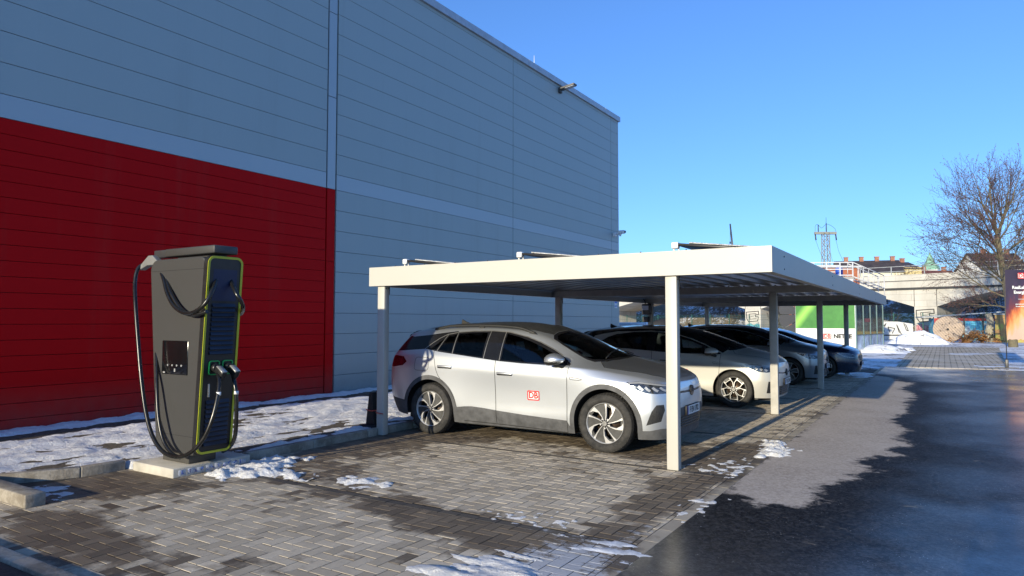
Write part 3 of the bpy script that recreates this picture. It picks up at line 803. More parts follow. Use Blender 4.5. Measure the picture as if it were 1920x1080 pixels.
    if hi:
        for sg in (-1, 1):
            pts = []
            for x in np.linspace(-.12, 1.66, 26):
                yb = .650 - .02 * max(0, x - 1.2)
                t = (x + .12) / 1.78; lift = .042 * min(1, min(t, 1 - t) * 7)
                pts.append((x, sg * yb, top_z(x, yb) + lift - .006))
            r_ = MB(); r_.tube(pts, [.008] + [.021] * 24 + [.008], 8)
            for x in (-.06, .75, 1.58): r_.box((x - .04, sg * .65 - .010, top_z(x, .65) - .01), (x + .04, sg * .65 + .010, top_z(x, .65) + .022))
            r_.build('roof_rail', M['black'], root)
    fx = .02 if hi else -.05; fz = top_z(fx, 0)
    fb = MB(); fb.prism([(fx - .10, fz - .012), (fx + .10, fz - .008), (fx - .02, fz + .03), (fx - .09, fz + .065)], -.016, .016, 'y'); fb.build('roof_antenna', M['black'], root, bevel=.006)
    # spoiler
    if kind != 'compact':
        sp = MB()
        y_ = .50 * W; xr = -.42 if hi else m2((-.42, 1))[0]; zr = top_z(xr, .1); ze = top_z(xr, y_)
        top = []; n_ = 13
        for k in range(n_):
            y = -y_ + 2 * y_ * k / (n_ - 1); z = top_z(xr, y)
            top.append([(xr + .06, y, z + .002), (xr - .16, y, z - .004 - .02), (xr - .30 + .06 * (y / y_) ** 2, y, z - .055), (xr - .29 + .06 * (y / y_) ** 2, y, z - .075), (xr - .10, y, z - .09)])
        for k in range(n_ - 1):
            for j in range(4):
                sp.quad(top[k][j], top[k][j + 1], top[k + 1][j + 1], top[k + 1][j])
        for sg in (-1, 1):
            z2 = top_z(xr - .02, y_)
            sp.prism([(xr + .10, z2 - .02), (xr - .20, z2 - .06), (xr - .24, z2 - .075), (xr - .36, 1.225 * K['sz']), (xr - .12, 1.21 * K['sz'])], sg * (y_ + .0) - .01, sg * (y_ + .075), 'y')
        sp.build('rear_spoiler', M['gloss'] if not hi else M['gloss'], root, bevel=.015)
    # wipers
    wp = MB()
    for y0_, y1_ in ((-.55, .02), (.05, .58)):
        def on_top(x, y, off=.02):
            h = sh.bvh.ray_cast(Vector((x, abs(y), 3)), Vector((0, 0, -1))); return Vector((x, y, h[0].z + off))
        xo = 2.64 if hi else m2((2.64, 1))[0]
        wp.tube([on_top(xo, y0_ * W), on_top(xo - .05, (y0_ + y1_) / 2 * W), on_top(xo - .07, y1_ * W)], .008, 5)
    wp.build('wipers', M['black'], parts[6][0])
    # number plate and nose badge
    def on_front(y, z, off=0):
        h = sh.bvh.ray_cast(Vector((6, abs(y), z)), Vector((-1, 0, 0))); return h[0].x + off if h[0] is not None else 3.6
    pz = {'suv': .515, 'hatch': .49, 'compact': .42}[kind]; px_ = on_front(0, pz) + .022
    pl = MB(); pl.bbox((px_ - .03, -.27, pz - .062), (px_ - .004, .27, pz + .062), .006, 1, 2)
    pl.add([Vector((px_, a, pz + b)) for a, b in rrect(.52, .11, .01)], [list(range(24))], 0)
    T = Matrix(((0, 0, 1, px_ + .002), (1, 0, 0, 0), (0, 1, 0, pz), (0, 0, 0, 1)))
    pl.add([T @ Vector((a, b, 0)) for a, b in ((-.26, -.055), (-.22, -.055), (-.22, .055), (-.26, .055))], [(0, 1, 2, 3)], 1)
    add_text(pl, plate_txt or 'F EN 1702', .105, T @ Matrix.Translation((.02, -.002, .001)), 2, .002, .82)
    pl.build('number_plate', [M['white'], M['eublue'], M['black']], root)
    bz = {'suv': .752, 'hatch': .66, 'compact': .585}[kind]; bx = on_front(0, bz) + .012
    bd = MB(); Tb = Matrix(((0, 0, 1, bx), (1, 0, 0, 0), (0, 1, 0, bz), (0, 0, 0, 1)))
    if kind != 'compact':
        bd.lathe([(0, 0), (.066, 0), (.068, -.02)], 28, 1, Tb); emblem(bd, Tb @ Matrix.Translation((0, 0, .002)), .062, 0)
    else:
        for sg in (-1, 1):
            bd.add([Tb @ Vector(p) for p in ((0, .085, .005), (sg * .05, 0, .005), (0, -.085, .005), (0, -.045, .005), (sg * .025, 0, .005), (0, .045, .005))], [(0, 1, 4, 5), (1, 2, 3, 4)], 0)
    bd.build('badge', [M['chrome'], M['black']], root)
    # grille bars
    gb = MB()
    zs = {'suv': (.325, .36, .395, .43), 'hatch': (.27, .31, .35, .39), 'compact': (.23, .27, .31, .53, .57, .61, .64)}[kind]
    for z in zs:
        pts = [(on_front(y, z, .006), y, z) for y in np.linspace(-.42, .42, 13)]
        gb.tube(pts, .006, 5)
    if parts.get(20): gb.build('grille_bars', M['gloss'], parts[20][0])
    # graphics
    if kind != 'compact':
        cx, cz, s_ = (1.745, .655, .185) if hi else (1.80, .64, .19)
        for sg in (-1, 1):
            lg = MB()
            db_logo(lambda x, y, l: pt(cx + x * (-sg), cz + y, .003 + l, sg), lg, s_, 0, 1)
            lg.build('door_logo', [M['red'], M['white']], parts[30][0 if sg > 0 else 1])
            bdg = MB()
            q = [(2.285, .915), (2.30, .925), (2.46, .905), (2.47, .898), (2.42, .888), (2.30, .893)]
            if not hi: q = [(a + .10, b - .06) for a, b in q]
            decal_strip(sh, dens(q, .03, True), .006, sg, bdg, .004, closed=True)
            bdg.build('fender_badge', M['chrome'], root)
    if hi:
        # thin bright moulding round the side glass and window dividers
        for sg in (-1, 1):
            mo = MB()
            decal_strip(sh, dens(dlo_top[:-1], .03), .012, sg, mo, .004)
            for a, b in (((.105, 1.205), (.215, 1.44)), ((.385, 1.172), (.388, 1.47)), ((.93, 1.12), (.945, 1.495)), ((1.192, 1.10), (1.192, 1.485))):
                decal_strip(sh, dens([a, b]), .010, sg, mo, .004)
            mo.build('window_moulding', M['satin'], parts[4][0 if sg > 0 else 1])
    return root, sh
def paint(name, base, metal=.75, rough=.32, dirt=.5, shade=(.20, .18, .16)):
    t = NT(name); geo = t.node('ShaderNodeNewGeometry')
    tc = t.coord(); sep = t.node('ShaderNodeSeparateXYZ'); t.link(tc, sep.inputs[0])
    n = t.noise(5, 6, .65)
    low = t.math('MULTIPLY', t.math('SUBTRACT', .75, sep.outputs['Z']), 1.3, clamp=True)
    d = t.math('MULTIPLY', t.math('MULTIPLY', low, n), dirt * 1.5, clamp=True)
    sp = t.ramp(t.noise(90, 2), [(.62, 0.0), (.72, .25)])
    d = t.math('MAXIMUM', d, t.math('MULTIPLY', sp, dirt * .35))
    col = t.mix(d, base, shade)
    fl = t.noise(900, 1)
    col = t.mix(.06, col, t.ramp(fl, [(.4, .2), (.6, 1.0)]), 'OVERLAY')
    col = t.mix(geo.outputs['Backfacing'], col, (.02, .02, .02))
    t.set(color=col, rough=t.math('ADD', rough, t.math('MULTIPLY', d, .5)), metal=t.math('SUBTRACT', metal, t.math('MULTIPLY', d, metal * .8), clamp=True), coat=.6, coatr=.06)
    return t.m

def car_mats():
    M = {}
    M['gloss'] = simple('gloss black', (.012, .012, .014), .12, 0, .2, 4, spec=.5)
    M['dusty'] = simple('dusty black roof', (.045, .045, .043), .38, 0, .3, 12)
    M['black'] = simple('matt black', (.012, .012, .012), .6, 0, .3, 8)
    M['plastic'] = simple('grey plastic', (.075, .075, .078), .62, 0, .35, 9, bump=.15, bscale=200, detail=7)
    t = NT('tyre rubber'); d = t.noise(14, 6, .7)
    t.set(color=t.ramp(d, [(.35, (.014, .014, .014)), (.65, (.05, .046, .042))]), rough=.85); t.bump(t.noise(120, 3), .3, .003); M['tyre'] = t.m
    M['alloy'] = simple('diamond cut alloy', (.52, .51, .50), .42, .45, .1, 20)
    M['rimdark'] = simple('dark rim', (.055, .054, .053), .5, .1, .25, 16)
    M['disc'] = simple('brake disc', (.10, .07, .05), .45, .7, .4, 20)
    M['seat'] = simple('seat fabric', (.06, .06, .065), .9, 0, .2, 30)
    M['chrome'] = simple('chrome', (.8, .8, .8), .08, 1, .05)
    M['satin'] = simple('satin trim', (.30, .29, .27), .35, .7, .1)
    M['white'] = simple('reflective white', (.75, .75, .73), .4, 0, .05)
    M['red'] = simple('signal red', (.66, .008, .008), .4, 0, .05)
    M['eublue'] = simple('plate blue', (.01, .04, .35), .4, 0, .05)
    M['glass'] = glass('car glass', (.62, .72, .70), 1.0)
    M['dglass'] = glass('privacy glass', (.5, .55, .55), .22)
    M['lens'] = simple('lamp reflector', (.34, .35, .37), .35, .3, .1)
    M['grille'] = simple('grille black', (.015, .015, .016), .4, 0, .3, 30, bump=.8, bscale=90)
    t = NT('lamp cover'); t.set(color=t.ramp(t.noise(16, 3), [(.35, (.015, .018, .022)), (.65, (.10, .11, .13))]), rough=.08, coat=1.0, metal=.4); M['lamp'] = t.m
    t = NT('tail lamp'); t.set(color=t.ramp(t.noise(9, 3), [(.4, (.03, .002, .004)), (.7, (.16, .004, .01))]), rough=.1, coat=1.0); M['tail'] = t.m
    return M
# ================================================================== CAMERA, SKY, SUN
YAW, PIT, ROL, FPX, CH = .5625, .0488, .0009, 1281.7, 1.64
Fv = Vector((-math.sin(YAW) * math.cos(PIT), math.cos(YAW) * math.cos(PIT), math.sin(PIT)))
R0 = Vector((math.cos(YAW), math.sin(YAW), 0)); U0 = R0.cross(Fv)
Rv = R0 * math.cos(ROL) + U0 * math.sin(ROL); Uv = U0 * math.cos(ROL) - R0 * math.sin(ROL)
cam = bpy.data.cameras.new('camera'); cam_o = bpy.data.objects.new('camera', cam); COL.objects.link(cam_o)
cam.sensor_width = 36; cam.lens = 36 * FPX / 1920; cam.clip_end = 3000; cam.clip_start = .05
cam_o.matrix_world = Matrix(((Rv.x, Uv.x, -Fv.x, 0), (Rv.y, Uv.y, -Fv.y, 0), (Rv.z, Uv.z, -Fv.z, CH), (0, 0, 0, 1)))
scene.camera = cam_o
scene.view_settings.view_transform = 'Standard'; scene.view_settings.look = 'None'; scene.view_settings.exposure = 0

def at(u, v, depth):
    """a point of the place from the survey of the photograph: picture coordinates and distance along the view axis"""
    return Vector((0, 0, CH)) + (Fv + Rv * ((u - 960) / FPX) + Uv * ((540 - v) / FPX)) * depth
def on_y(u, v, Y):
    D = Fv + Rv * ((u - 960) / FPX) + Uv * ((540 - v) / FPX); return Vector((0, 0, CH)) + D * (Y / D.y)

SUN_EL = R(13.2); SH = Vector((.03, 1, 0)).normalized()          # shadows fall along SH
sun = bpy.data.lights.new('sun', 'SUN'); sun.energy = 6.4; sun.angle = R(.53); sun.color = (1.0, .90, .68)
sun_o = bpy.data.objects.new('sun', sun); COL.objects.link(sun_o)
ld = Vector((SH.x * math.cos(SUN_EL), SH.y * math.cos(SUN_EL), -math.sin(SUN_EL)))
sun_o.rotation_euler = ld.to_track_quat('-Z', 'Y').to_euler()
w = bpy.data.worlds.new('World'); scene.world = w; w.use_nodes = True; wn = w.node_tree
sky = wn.nodes.new('ShaderNodeTexSky'); sky.sky_type = 'NISHITA'; sky.sun_disc = False
sky.sun_elevation = SUN_EL; sky.sun_rotation = math.pi + math.atan2(SH.x, SH.y); sky.altitude = 100; sky.air_density = 1.0; sky.dust_density = .3; sky.ozone_density = 2.2
gm = wn.nodes.new('ShaderNodeGamma'); gm.inputs['Gamma'].default_value = .8; wn.links.new(sky.outputs[0], gm.inputs['Color'])
tn_ = wn.nodes.new('ShaderNodeMix'); tn_.data_type = 'RGBA'; tn_.blend_type = 'MULTIPLY'; tn_.inputs[0].default_value = 1.0; tn_.clamp_result = False
tn_.inputs[7].default_value = (1.02, 1.74, 3.0, 1); wn.links.new(gm.outputs[0], tn_.inputs[6]); wn.links.new(tn_.outputs[2], wn.nodes['Background'].inputs[0])
wn.nodes['Background'].inputs[1].default_value = .112

# ================================================================== GROUND
def grid_mesh(xs, ys, zf, name):
    nx, ny = len(xs), len(ys)
    V = [(x, y, zf(x, y)) for y in ys for x in xs]
    F = [(j * nx + i, j * nx + i + 1, (j + 1) * nx + i + 1, (j + 1) * nx + i) for j in range(ny - 1) for i in range(nx - 1)]
    me = bpy.data.meshes.new(name); me.from_pydata(V, [], F); me.polygons.foreach_set('use_smooth', [True] * len(F)); me.update()
    return me

def sd_poly(P, poly):
    """signed distance of points to a polygon, negative inside"""
    P = np.asarray(P, float); A = np.asarray(poly, float); B = np.roll(A, -1, 0)
    d = np.full(len(P), 1e9); inside = np.zeros(len(P), bool)
    for a, b in zip(A, B):
        e = b - a; q = P - a; t = np.clip((q @ e) / max(e @ e, 1e-12), 0, 1)
        d = np.minimum(d, np.hypot(*(q - t[:, None] * e).T))
        c = (a[1] > P[:, 1]) != (b[1] > P[:, 1])
        with np.errstate(divide='ignore', invalid='ignore'):
            xi = (b[0] - a[0]) * (P[:, 1] - a[1]) / (b[1] - a[1] if b[1] != a[1] else 1e-12) + a[0]
        inside ^= c & (P[:, 0] < xi)
    return np.where(inside, -d, d)

# base terrain: one sheet to the horizon, brown winter soil with remains of snow
t = NT('winter soil'); c = t.coord()
n1 = t.noise(.35, 6, .65); n2 = t.noise(3.5, 6, .7); n3 = t.noise(40, 4)
soil = t.mix(n3, (.055, .042, .03), (.13, .105, .08))
sn = t.ramp(t.math('ADD', t.math('MULTIPLY', n1, .5), t.math('MULTIPLY', n2, .5)), [(.42, 0.0), (.50, 1.0)])
t.set(color=t.mix(sn, soil, (.78, .80, .83)), rough=.85); t.bump(n2, .6, .08); SOILSNOW = t.m
g = MB(); g.box((-900, -300, -.5), (900, 1500, -.03)); tag(g.build('ground', SOILSNOW), kind='structure')

# ---- asphalt road
xs = np.concatenate([np.arange(-1.83, 6.6, .085), np.arange(6.8, 14, .8)]); ys = np.concatenate([np.arange(-14, 2, 1.0), np.arange(2, 12, .085), np.arange(12, 28.8, .14)])
me = grid_mesh(xs, ys, lambda x, y: 0.0, 'road')
dry = [(-1.9, 6.80), (-1.83, 6.74), (-1.62, 6.62), (-1.48, 6.46), (-1.45, 6.32), (-1.34, 6.49), (-1.12, 6.52), (-0.96, 6.93), (-1.12, 7.43), (-0.87, 7.9), (-0.8, 8.35), (-0.63, 8.58), (-0.89, 8.87), (-0.79, 9.21), (-0.47, 9.72), (-0.64, 10.0), (-0.41, 10.58), (-0.57, 11.05), (-.50, 11.8), (-0.59, 12.63), (-0.79, 13.05), (-0.57, 14.43), (-0.64, 16.29), (-0.54, 18.0), (-0.88, 19.19), (-0.68, 21.31), (-1.1, 21.8), (-1.3, 23), (-1.9, 24)]
P = np.array([(v.co.x, v.co.y) for v in me.vertices]); sd = sd_poly(P, dry)
a = me.attributes.new('sd', 'FLOAT', 'POINT'); a.data.foreach_set('value', sd.astype(np.float32))
t = NT('asphalt'); c = t.coord()
sdv = t.attr('sd').outputs['Fac']
edge = t.math('ADD', sdv, t.math('MULTIPLY', t.math('SUBTRACT', t.noise(3.2, 8, .78), .5), 1.0))
wet = t.ramp(t.math('ADD', t.math('MULTIPLY', edge, 4.0), .5), [(.1, 0.0), (.6, 1.0)])
gr = t.noise(70, 7, .85); vor = t.node('ShaderNodeTexVoronoi', Scale=150.0); t.link(c, vor.inputs['Vector'])
g2 = t.noise(16, 6, .8); gr = t.math('ADD', t.math('MULTIPLY', gr, .55), t.math('MULTIPLY', g2, .45))
v2 = t.node('ShaderNodeTexVoronoi', Scale=62.0); t.link(c, v2.inputs['Vector']); sv_ = t.node('ShaderNodeSeparateColor'); t.link(v2.outputs['Color'], sv_.inputs[0]); st1 = sv_.outputs[0]
v3 = t.node('ShaderNodeTexVoronoi', Scale=27.0); t.link(c, v3.inputs['Vector']); sv3 = t.node('ShaderNodeSeparateColor'); t.link(v3.outputs['Color'], sv3.inputs[0])
gr = t.math('ADD', t.math('MULTIPLY', gr, .5), t.math('ADD', t.math('MULTIPLY', st1, .30), t.math('MULTIPLY', sv3.outputs[1], .20)))
drycol = t.mix(t.ramp(gr, [(.30, 0.0), (.70, 1.0)]), (.33, .275, .225), (.52, .445, .37)); drycol = t.mix(t.ramp(t.noise(.9, 4), [(.35, .0), (.7, .35)]), drycol, (.62, .55, .47))
wetcol = t.mix(t.ramp(gr, [(.40, 0.0), (.72, 1.0)]), (.004, .004, .005), (.050, .048, .048))
wetcol = t.mix(t.ramp(t.math('MULTIPLY', t.math('SUBTRACT', sdv, 1.2), .6), [(0, 0.0), (1, 1.0)]), wetcol, t.mix(t.ramp(gr, [(.38, 0.0), (.70, 1.0)]), (.05, .052, .056), (.13, .135, .145)))
mud = t.ramp(t.noise(1.3, 8, .78, stretch=(1.0, 1.7, 1)), [(.625, 0.0), (.65, 1.0)])
wetcol = t.mix(mud, wetcol, t.mix(t.noise(60, 4), (.03, .025, .02), (.22, .20, .17)))
salt = t.ramp(v3.outputs['Distance'], [(.07, 1.0), (.12, 0.0)]); salt = t.math('MULTIPLY', salt, t.ramp(t.noise(4, 4), [(.5, 0.0), (.62, .8)]))
col = t.mix(wet, drycol, wetcol); col = t.mix(salt, col, (.6, .6, .6)); t.set(color=col)
far = t.ramp(t.math('MULTIPLY', t.math('SUBTRACT', sdv, .25), .55), [(0, 0.0), (1, 1.0)])
pud = t.ramp(t.noise(.55, 5, .55), [(.38, 0.0), (.62, 1.0)])
film = t.math('MULTIPLY', far, t.math('ADD', t.math('MULTIPLY', pud, .75), .25)); t.set(spec=t.math('ADD', t.math('MULTIPLY', film, .35), .12))
wr = t.math('SUBTRACT', .66, t.math('MULTIPLY', film, .36)); wr = t.math('ADD', wr, t.math('MULTIPLY', mud, .3), clamp=True)
mr = t.node('ShaderNodeMix', _data_type='FLOAT'); t.link(wet, mr.inputs[0]); mr.inputs[2].default_value = .88; t.link(wr, mr.inputs[3])
t.set(rough=mr.outputs[0])
t.link(t.math('MULTIPLY', wet, t.math('MULTIPLY', film, 1.0)), t.b.inputs['Coat Weight']); t.link(t.math('SUBTRACT', .30, t.math('MULTIPLY', film, .22)), t.b.inputs['Coat Roughness'])
bs = t.node('ShaderNodeBump', Distance=.006); t.link(gr, bs.inputs['Height']); t.link(t.math('SUBTRACT', .9, t.math('MULTIPLY', film, .72)), bs.inputs['Strength'])
b2 = t.node('ShaderNodeBump', Distance=.02, Strength=.25); t.link(t.noise(2.2, 4), b2.inputs['Height']); t.link(bs.outputs[0], b2.inputs['Normal']); t.link(b2.outputs[0], t.b.inputs['Normal']); b3 = t.node('ShaderNodeBump', Distance=.012, Strength=.10); t.link(g2, b3.inputs['Height']); t.link(b3.outputs[0], t.b.inputs['Coat Normal']); t.b.inputs['Coat IOR'].default_value = 1.65
ASPHALT = t.m
o = link_mesh('road', me, ASPHALT); tag(o, kind='structure')

# ---- block paving, laid in herringbone, every block its own little stone
SLOT = [4.76, 7.43, 10.13, 12.83, 15.53, 18.23, 20.93, 23.63]
wet_c = [(-6.5, 6.6, .9, 1.3, 1.2), (-7.0, 3.9, .9, .6, 1.0), (-6.3, 2.75, .7, .35, .75), (-5.3, 2.62, .9, .38, .95), (-3.9, 3.0, .7, .3, .5), (-4.3, 4.7, 1.1, .36, .75), (-3.2, 4.45, .8, .40, 1.0), (-2.2, 4.4, .55, .5, 1.3), (-2.2, 5.6, .3, .6, .9), (-5.9, 5.1, .9, .5, .75),
         (-2.1, 7.5, .35, 1.2, .9), (-3.2, 7.0, .8, .35, .55), (-4.5, 8.6, 2.4, .8, 1.1), (-6.4, 7.7, .7, .6, 1.0), (-2.9, 8.1, .5, .5, .9), (-2.0, 9.3, .5, .5, .9), (-2.3, 6.3, .25, .5, .6), (-7.2, 3.6, .5, .5, 1.0), (-2.0, 13.0, .15, 3.0, .5)]
def wetness(x, y):
    v = 0.0
    for cx, cy, sx, sy, k in wet_c:
        q = ((x - cx) / sx) ** 2 + ((y - cy) / sy) ** 2
        if q < 6: v += k * math.exp(-q)
    return v + .42 * fbm(x * 1.4, y * 1.9, 3.1, 5) + .22 * fbm(x * 4, y * 4, 9, 3)
rnd = random.Random(11)
PV = []; PF = []; ATT = {'tone': [], 'dark': []}; WV = []
def block(x0, y0, x1, y1, dark=0.0, gap=.006):
    x0 += gap / 2; y0 += gap / 2; x1 -= gap / 2; y1 -= gap / 2
    if x1 - x0 < .015 or y1 - y0 < .015: return
    c = .0035; b = len(PV); z = rnd.uniform(-.0018, .0006); tx, ty = rnd.uniform(-.006, .006), rnd.uniform(-.006, .006)
    mx, my = (x0 + x1) / 2, (y0 + y1) / 2
    for (ax, ay, az) in ((x0, y0, -.003), (x1, y0, -.003), (x1, y1, -.003), (x0, y1, -.003), (x0 + c, y0 + c, 0), (x1 - c, y0 + c, 0), (x1 - c, y1 - c, 0), (x0 + c, y1 - c, 0)):
        PV.append((ax, ay, az + z + (ax - mx) * tx + (ay - my) * ty))
    PF.extend([(b + 4, b + 5, b + 6, b + 7), (b, b + 1, b + 5, b + 4), (b + 1, b + 2, b + 6, b + 5), (b + 2, b + 3, b + 7, b + 6), (b + 3, b, b + 4, b + 7)])
    wv = rnd.gauss(0, .11) + (.40 if rnd.random() < .05 else 0)
    for (ax, ay) in ((x0, y0), (x1, y0), (x1, y1), (x0, y1)) * 2: WV.append(wetness(ax, ay) + wv)
    tn = rnd.random()
    for _ in range(5): ATT['tone'].append(tn); ATT['dark'].append(dark)
def lay(X0, X1, Y0, Y1, u=.105):
    rows = [Y0] + [s for s in SLOT if Y0 < s < Y1] + [Y1]
    i0, i1 = int(math.floor(X0 / u)) - 2, int(math.ceil(X1 / u)) + 1; j0, j1 = int(math.floor(Y0 / u)) - 2, int(math.ceil(Y1 / u)) + 1
    for i in range(i0, i1):
        for j in range(j0, j1):
            k = (i - j) % 4
            if k == 0: r = (i * u, j * u, (i + 2) * u, (j + 1) * u)
            elif k == 3: r = (i * u, j * u, (i + 1) * u, (j + 2) * u)
            else: continue
            a_, b_ = max(r[0], X0), min(r[2], X1)
            if b_ - a_ < .015: continue
            for q in range(len(rows) - 1):
                lo = rows[q] + (.05 if q else 0); hi = rows[q + 1] - (.05 if q < len(rows) - 2 else 0)
                c_, d_ = max(r[1], lo), min(r[3], hi)
                if d_ - c_ >= .015: block(a_, c_, b_, d_)
    for s in rows[1:-1]:
        x = X0
        while x < X1: block(x, s - .05, min(x + .2, X1), s + .05, 1.0); x += .2
lay(-6.93, -1.95, 2.3, 24.4)
lay(-7.70, -6.93, 2.3, 4.45)
y = 2.3
while y < 27.5:
    block(-1.95, y, -1.83, y + .33, .35); y += .33
me = bpy.data.meshes.new('paving'); me.from_pydata(PV, [], PF); me.update()
for k, vals in ATT.items():
    a = me.attributes.new(k, 'FLOAT', 'FACE'); a.data.foreach_set('value', np.array(vals, np.float32))
a = me.attributes.new('wet', 'FLOAT', 'POINT'); a.data.foreach_set('value', np.array(WV, np.float32))
fz = [(-2.25, 4.35, .55, .55, 1.0), (-2.2, 3.6, .6, .5, 1.1), (-2.0, 5.2, .3, .4, .7), (-2.9, 4.75, .4, .15, .55), (-2.15, 7.9, .25, .4, .45), (-6.4, 5.2, .5, .35, .5), (-2.9, 3.5, .4, .3, .5)]
a = me.attributes.new('frost', 'FLOAT', 'POINT'); a.data.foreach_set('value', np.array([sum(k * math.exp(-((p[0] - cx) / sx) ** 2 - ((p[1] - cy) / sy) ** 2) for cx, cy, sx, sy, k in fz) for p in PV], np.float32))
t = NT('concrete blocks'); c = t.coord()
tone = t.attr('tone').outputs['Fac']; wv = t.attr('wet').outputs['Fac']; dk = t.attr('dark').outputs['Fac']
gr = t.noise(220, 4, .7)
base = t.mix(tone, (.43, .365, .275), (.72, .62, .475)); base = t.mix(t.math('MULTIPLY', gr, .40), base, (.32, .265, .19))
base = t.mix(t.ramp(t.noise(2.4, 6, .7), [(.38, 0.0), (.72, .5)]), base, (.34, .29, .22))
base = t.mix(t.ramp(t.noise(14, 6, .75), [(.55, 0.0), (.75, .45)]), base, (.22, .19, .14))
wf = t.math('ADD', wv, t.math('MULTIPLY', t.math('SUBTRACT', t.noise(9, 5, .7), .5), .9))
wm = t.ramp(wf, [(.40, 0.0), (.72, 1.0)])
wc = t.mix(tone, (.085, .060, .038), (.17, .125, .08)); wc = t.mix(t.math('MULTIPLY', gr, .4), wc, (.02, .016, .012))
col = t.mix(t.math('MULTIPLY', wm, .90), base, wc); col = t.mix(t.math('MULTIPLY', dk, .75), col, (.045, .043, .042))
ff = t.math('ADD', t.attr('frost').outputs['Fac'], t.math('MULTIPLY', t.math('SUBTRACT', t.noise(7, 8, .8, stretch=(1, 2.2, 1)), .5), 2.4)); fm = t.ramp(ff, [(.80, 0.0), (1.25, .62)]); col = t.mix(fm, col, (.62, .65, .70))
t.set(color=col, rough=t.math('SUBTRACT', .86, t.math('MULTIPLY', wm, .22))); t.set(spec=t.math('ADD', .12, t.math('MULTIPLY', wm, .3))); t.bump(gr, .8, .006); PAVE = t.m
o = link_mesh('paving', me, PAVE); tag(o, kind='structure')
jt = simple('joint sand', (.035, .030, .024), .9, 0, .5, 30)
g = MB(); g.box((-8.3, 2.25, -.06), (-1.83, 27.4, -.0075)); tag(g.build('paving_bed', jt), kind='structure')

# ---- kerbs
KERB = NT('kerb concrete'); c = KERB.coord()
kc = KERB.mix(KERB.noise(60, 5), (.28, .25, .205), (.44, .395, .33)); kc = KERB.mix(KERB.ramp(KERB.noise(3, 6, .7), [(.42, 0.0), (.6, .75)]), kc, (.13, .105, .075))
KERB.set(color=kc, rough=.85); KERB.bump(KERB.noise(40, 6, .7), .6, .01); KERB = KERB.m
def kerb(pts, wid=.10, h=.095, L=1.0, end_taper=False):
    k = MB(); r_ = random.Random(5)
    for i in range(len(pts) - 1):
        a, b = Vector((*pts[i], 0)), Vector((*pts[i + 1], 0)); d = b - a; n = max(1, round(d.length / L)); u = d.normalized(); nn = Vector((-u.y, u.x, 0))
        for q in range(n):
            p0 = a + d * (q / n) + u * .004; p1 = a + d * ((q + 1) / n) - u * .004
            T = Matrix.Translation(p0 + Vector((0, 0, r_.uniform(-.004, .004)))) @ Matrix(((u.x, nn.x, 0, 0), (u.y, nn.y, 0, 0), (0, 0, 1, 0), (0, 0, 0, 1)))
            k.bbox((0, 0, -.1), ((p1 - p0).length, wid, h), .012, 2, M=T)
    return k
# facing the paving with the front on the right hand side of the travel direction
k = kerb([(-6.95, 5.22), (-6.97, 27.0)]); tag(k.build('kerb', KERB), kind='structure')
k = kerb([(-8.55, 2.0), (-8.10, 3.05), (-7.74, 3.75), (-7.70, 4.20)], L=.9); tag(k.build('kerb_verge', KERB), kind='structure')
k = kerb([(-9.6, 2.86), (-6.84, 2.86)], wid=.17, h=.11, L=.92); tag(k.build('kerb_bed', KERB), kind='structure')
k = kerb([(-12.0, 2.16), (-4.4, 2.16), (-1.83, 2.16)], wid=.12, h=.03, L=1.0); tag(k.build('kerb_flush', KERB), kind='structure')
red_soil = simple('reddish cinder path', (.085, .045, .032), .9, 0, .45, 25, bump=.8, bscale=60, detail=7)
g = MB(); g.box((-14, -14, -.05), (-1.85, 2.15, .004)); tag(g.build('cinder_path', red_soil), kind='structure')
grav = simple('gravel bed', (.12, .105, .085), .95, 0, .7, 60, bump=1.0, bscale=50, detail=6)
g = MB(); g.box((-11.3, 2.30, -.05), (-7.72, 2.85, .045)); g.box((-11.3, 3.04, -.05), (-8.12, 3.4, .045)); tag(g.build('gravel', grav, ), kind='stuff', label='loose brown gravel beside the low kerb', cat='gravel')

# ---- verge: soil with trodden snow on it
xs = np.arange(-11.32, -6.98, .045); ys = np.concatenate([np.arange(-14, 2.2, .5), np.arange(2.2, 12, .05), np.arange(12, 28, .12)])
def verge_edge(y):
    return float(np.interp(y, [-14, 2.0, 3.05, 3.75, 4.2, 4.25, 5.1, 5.15, 40], [-9.6, -8.66, -8.2, -7.84, -7.80, -7.62, -7.62, -7.06, -7.06]))
def soil_z(x, y): return .060 + .02 * fbm(x * 1.6, y * .7, 1, 4) + .005 * fbm(x * 11, y * 11, 2, 2) - (.25 if x > verge_edge(y) else 0)
me = grid_mesh(xs, ys, soil_z, 'verge_soil')
soilm = simple('verge soil', (.10, .078, .052), .95, 0, .6, 18, bump=.9, bscale=60, detail=7)
tag(link_mesh('verge_soil', me, soilm), kind='structure')
def snow_z(x, y):
    dw = x + 11.33                                  # distance from the wall
    strip = math.exp(-((dw - .62 - .10 * fbm(0, y * .7, 5, 3)) / .17) ** 2) * (.075 + .03 * fbm(x * 3, y * 1.5, 8, 3))
    h = .080 + .040 * fbm(x * 1.7, y * .5, 4, 4) + .040 * fbm(x * 3.6, y * 2.0, 6, 5) + .012 * fbm(x * 11, y * 11, 7, 3) - strip
    h += .03 * math.exp(-((dw - .2) / .25) ** 2)
    tr = math.exp(-((x - verge_edge(y) + .35) / .25) ** 2) * max(0, fbm(x * 2.5, y * .5, 12, 3)) * .07
    e = verge_edge(y) - x
    return h - tr - (.25 if e < .0 else .06 * math.exp(-e / .06))
me = grid_mesh(xs, ys, snow_z, 'verge_snow')
t = NT('trodden snow'); n = t.noise(5, 7, .7)
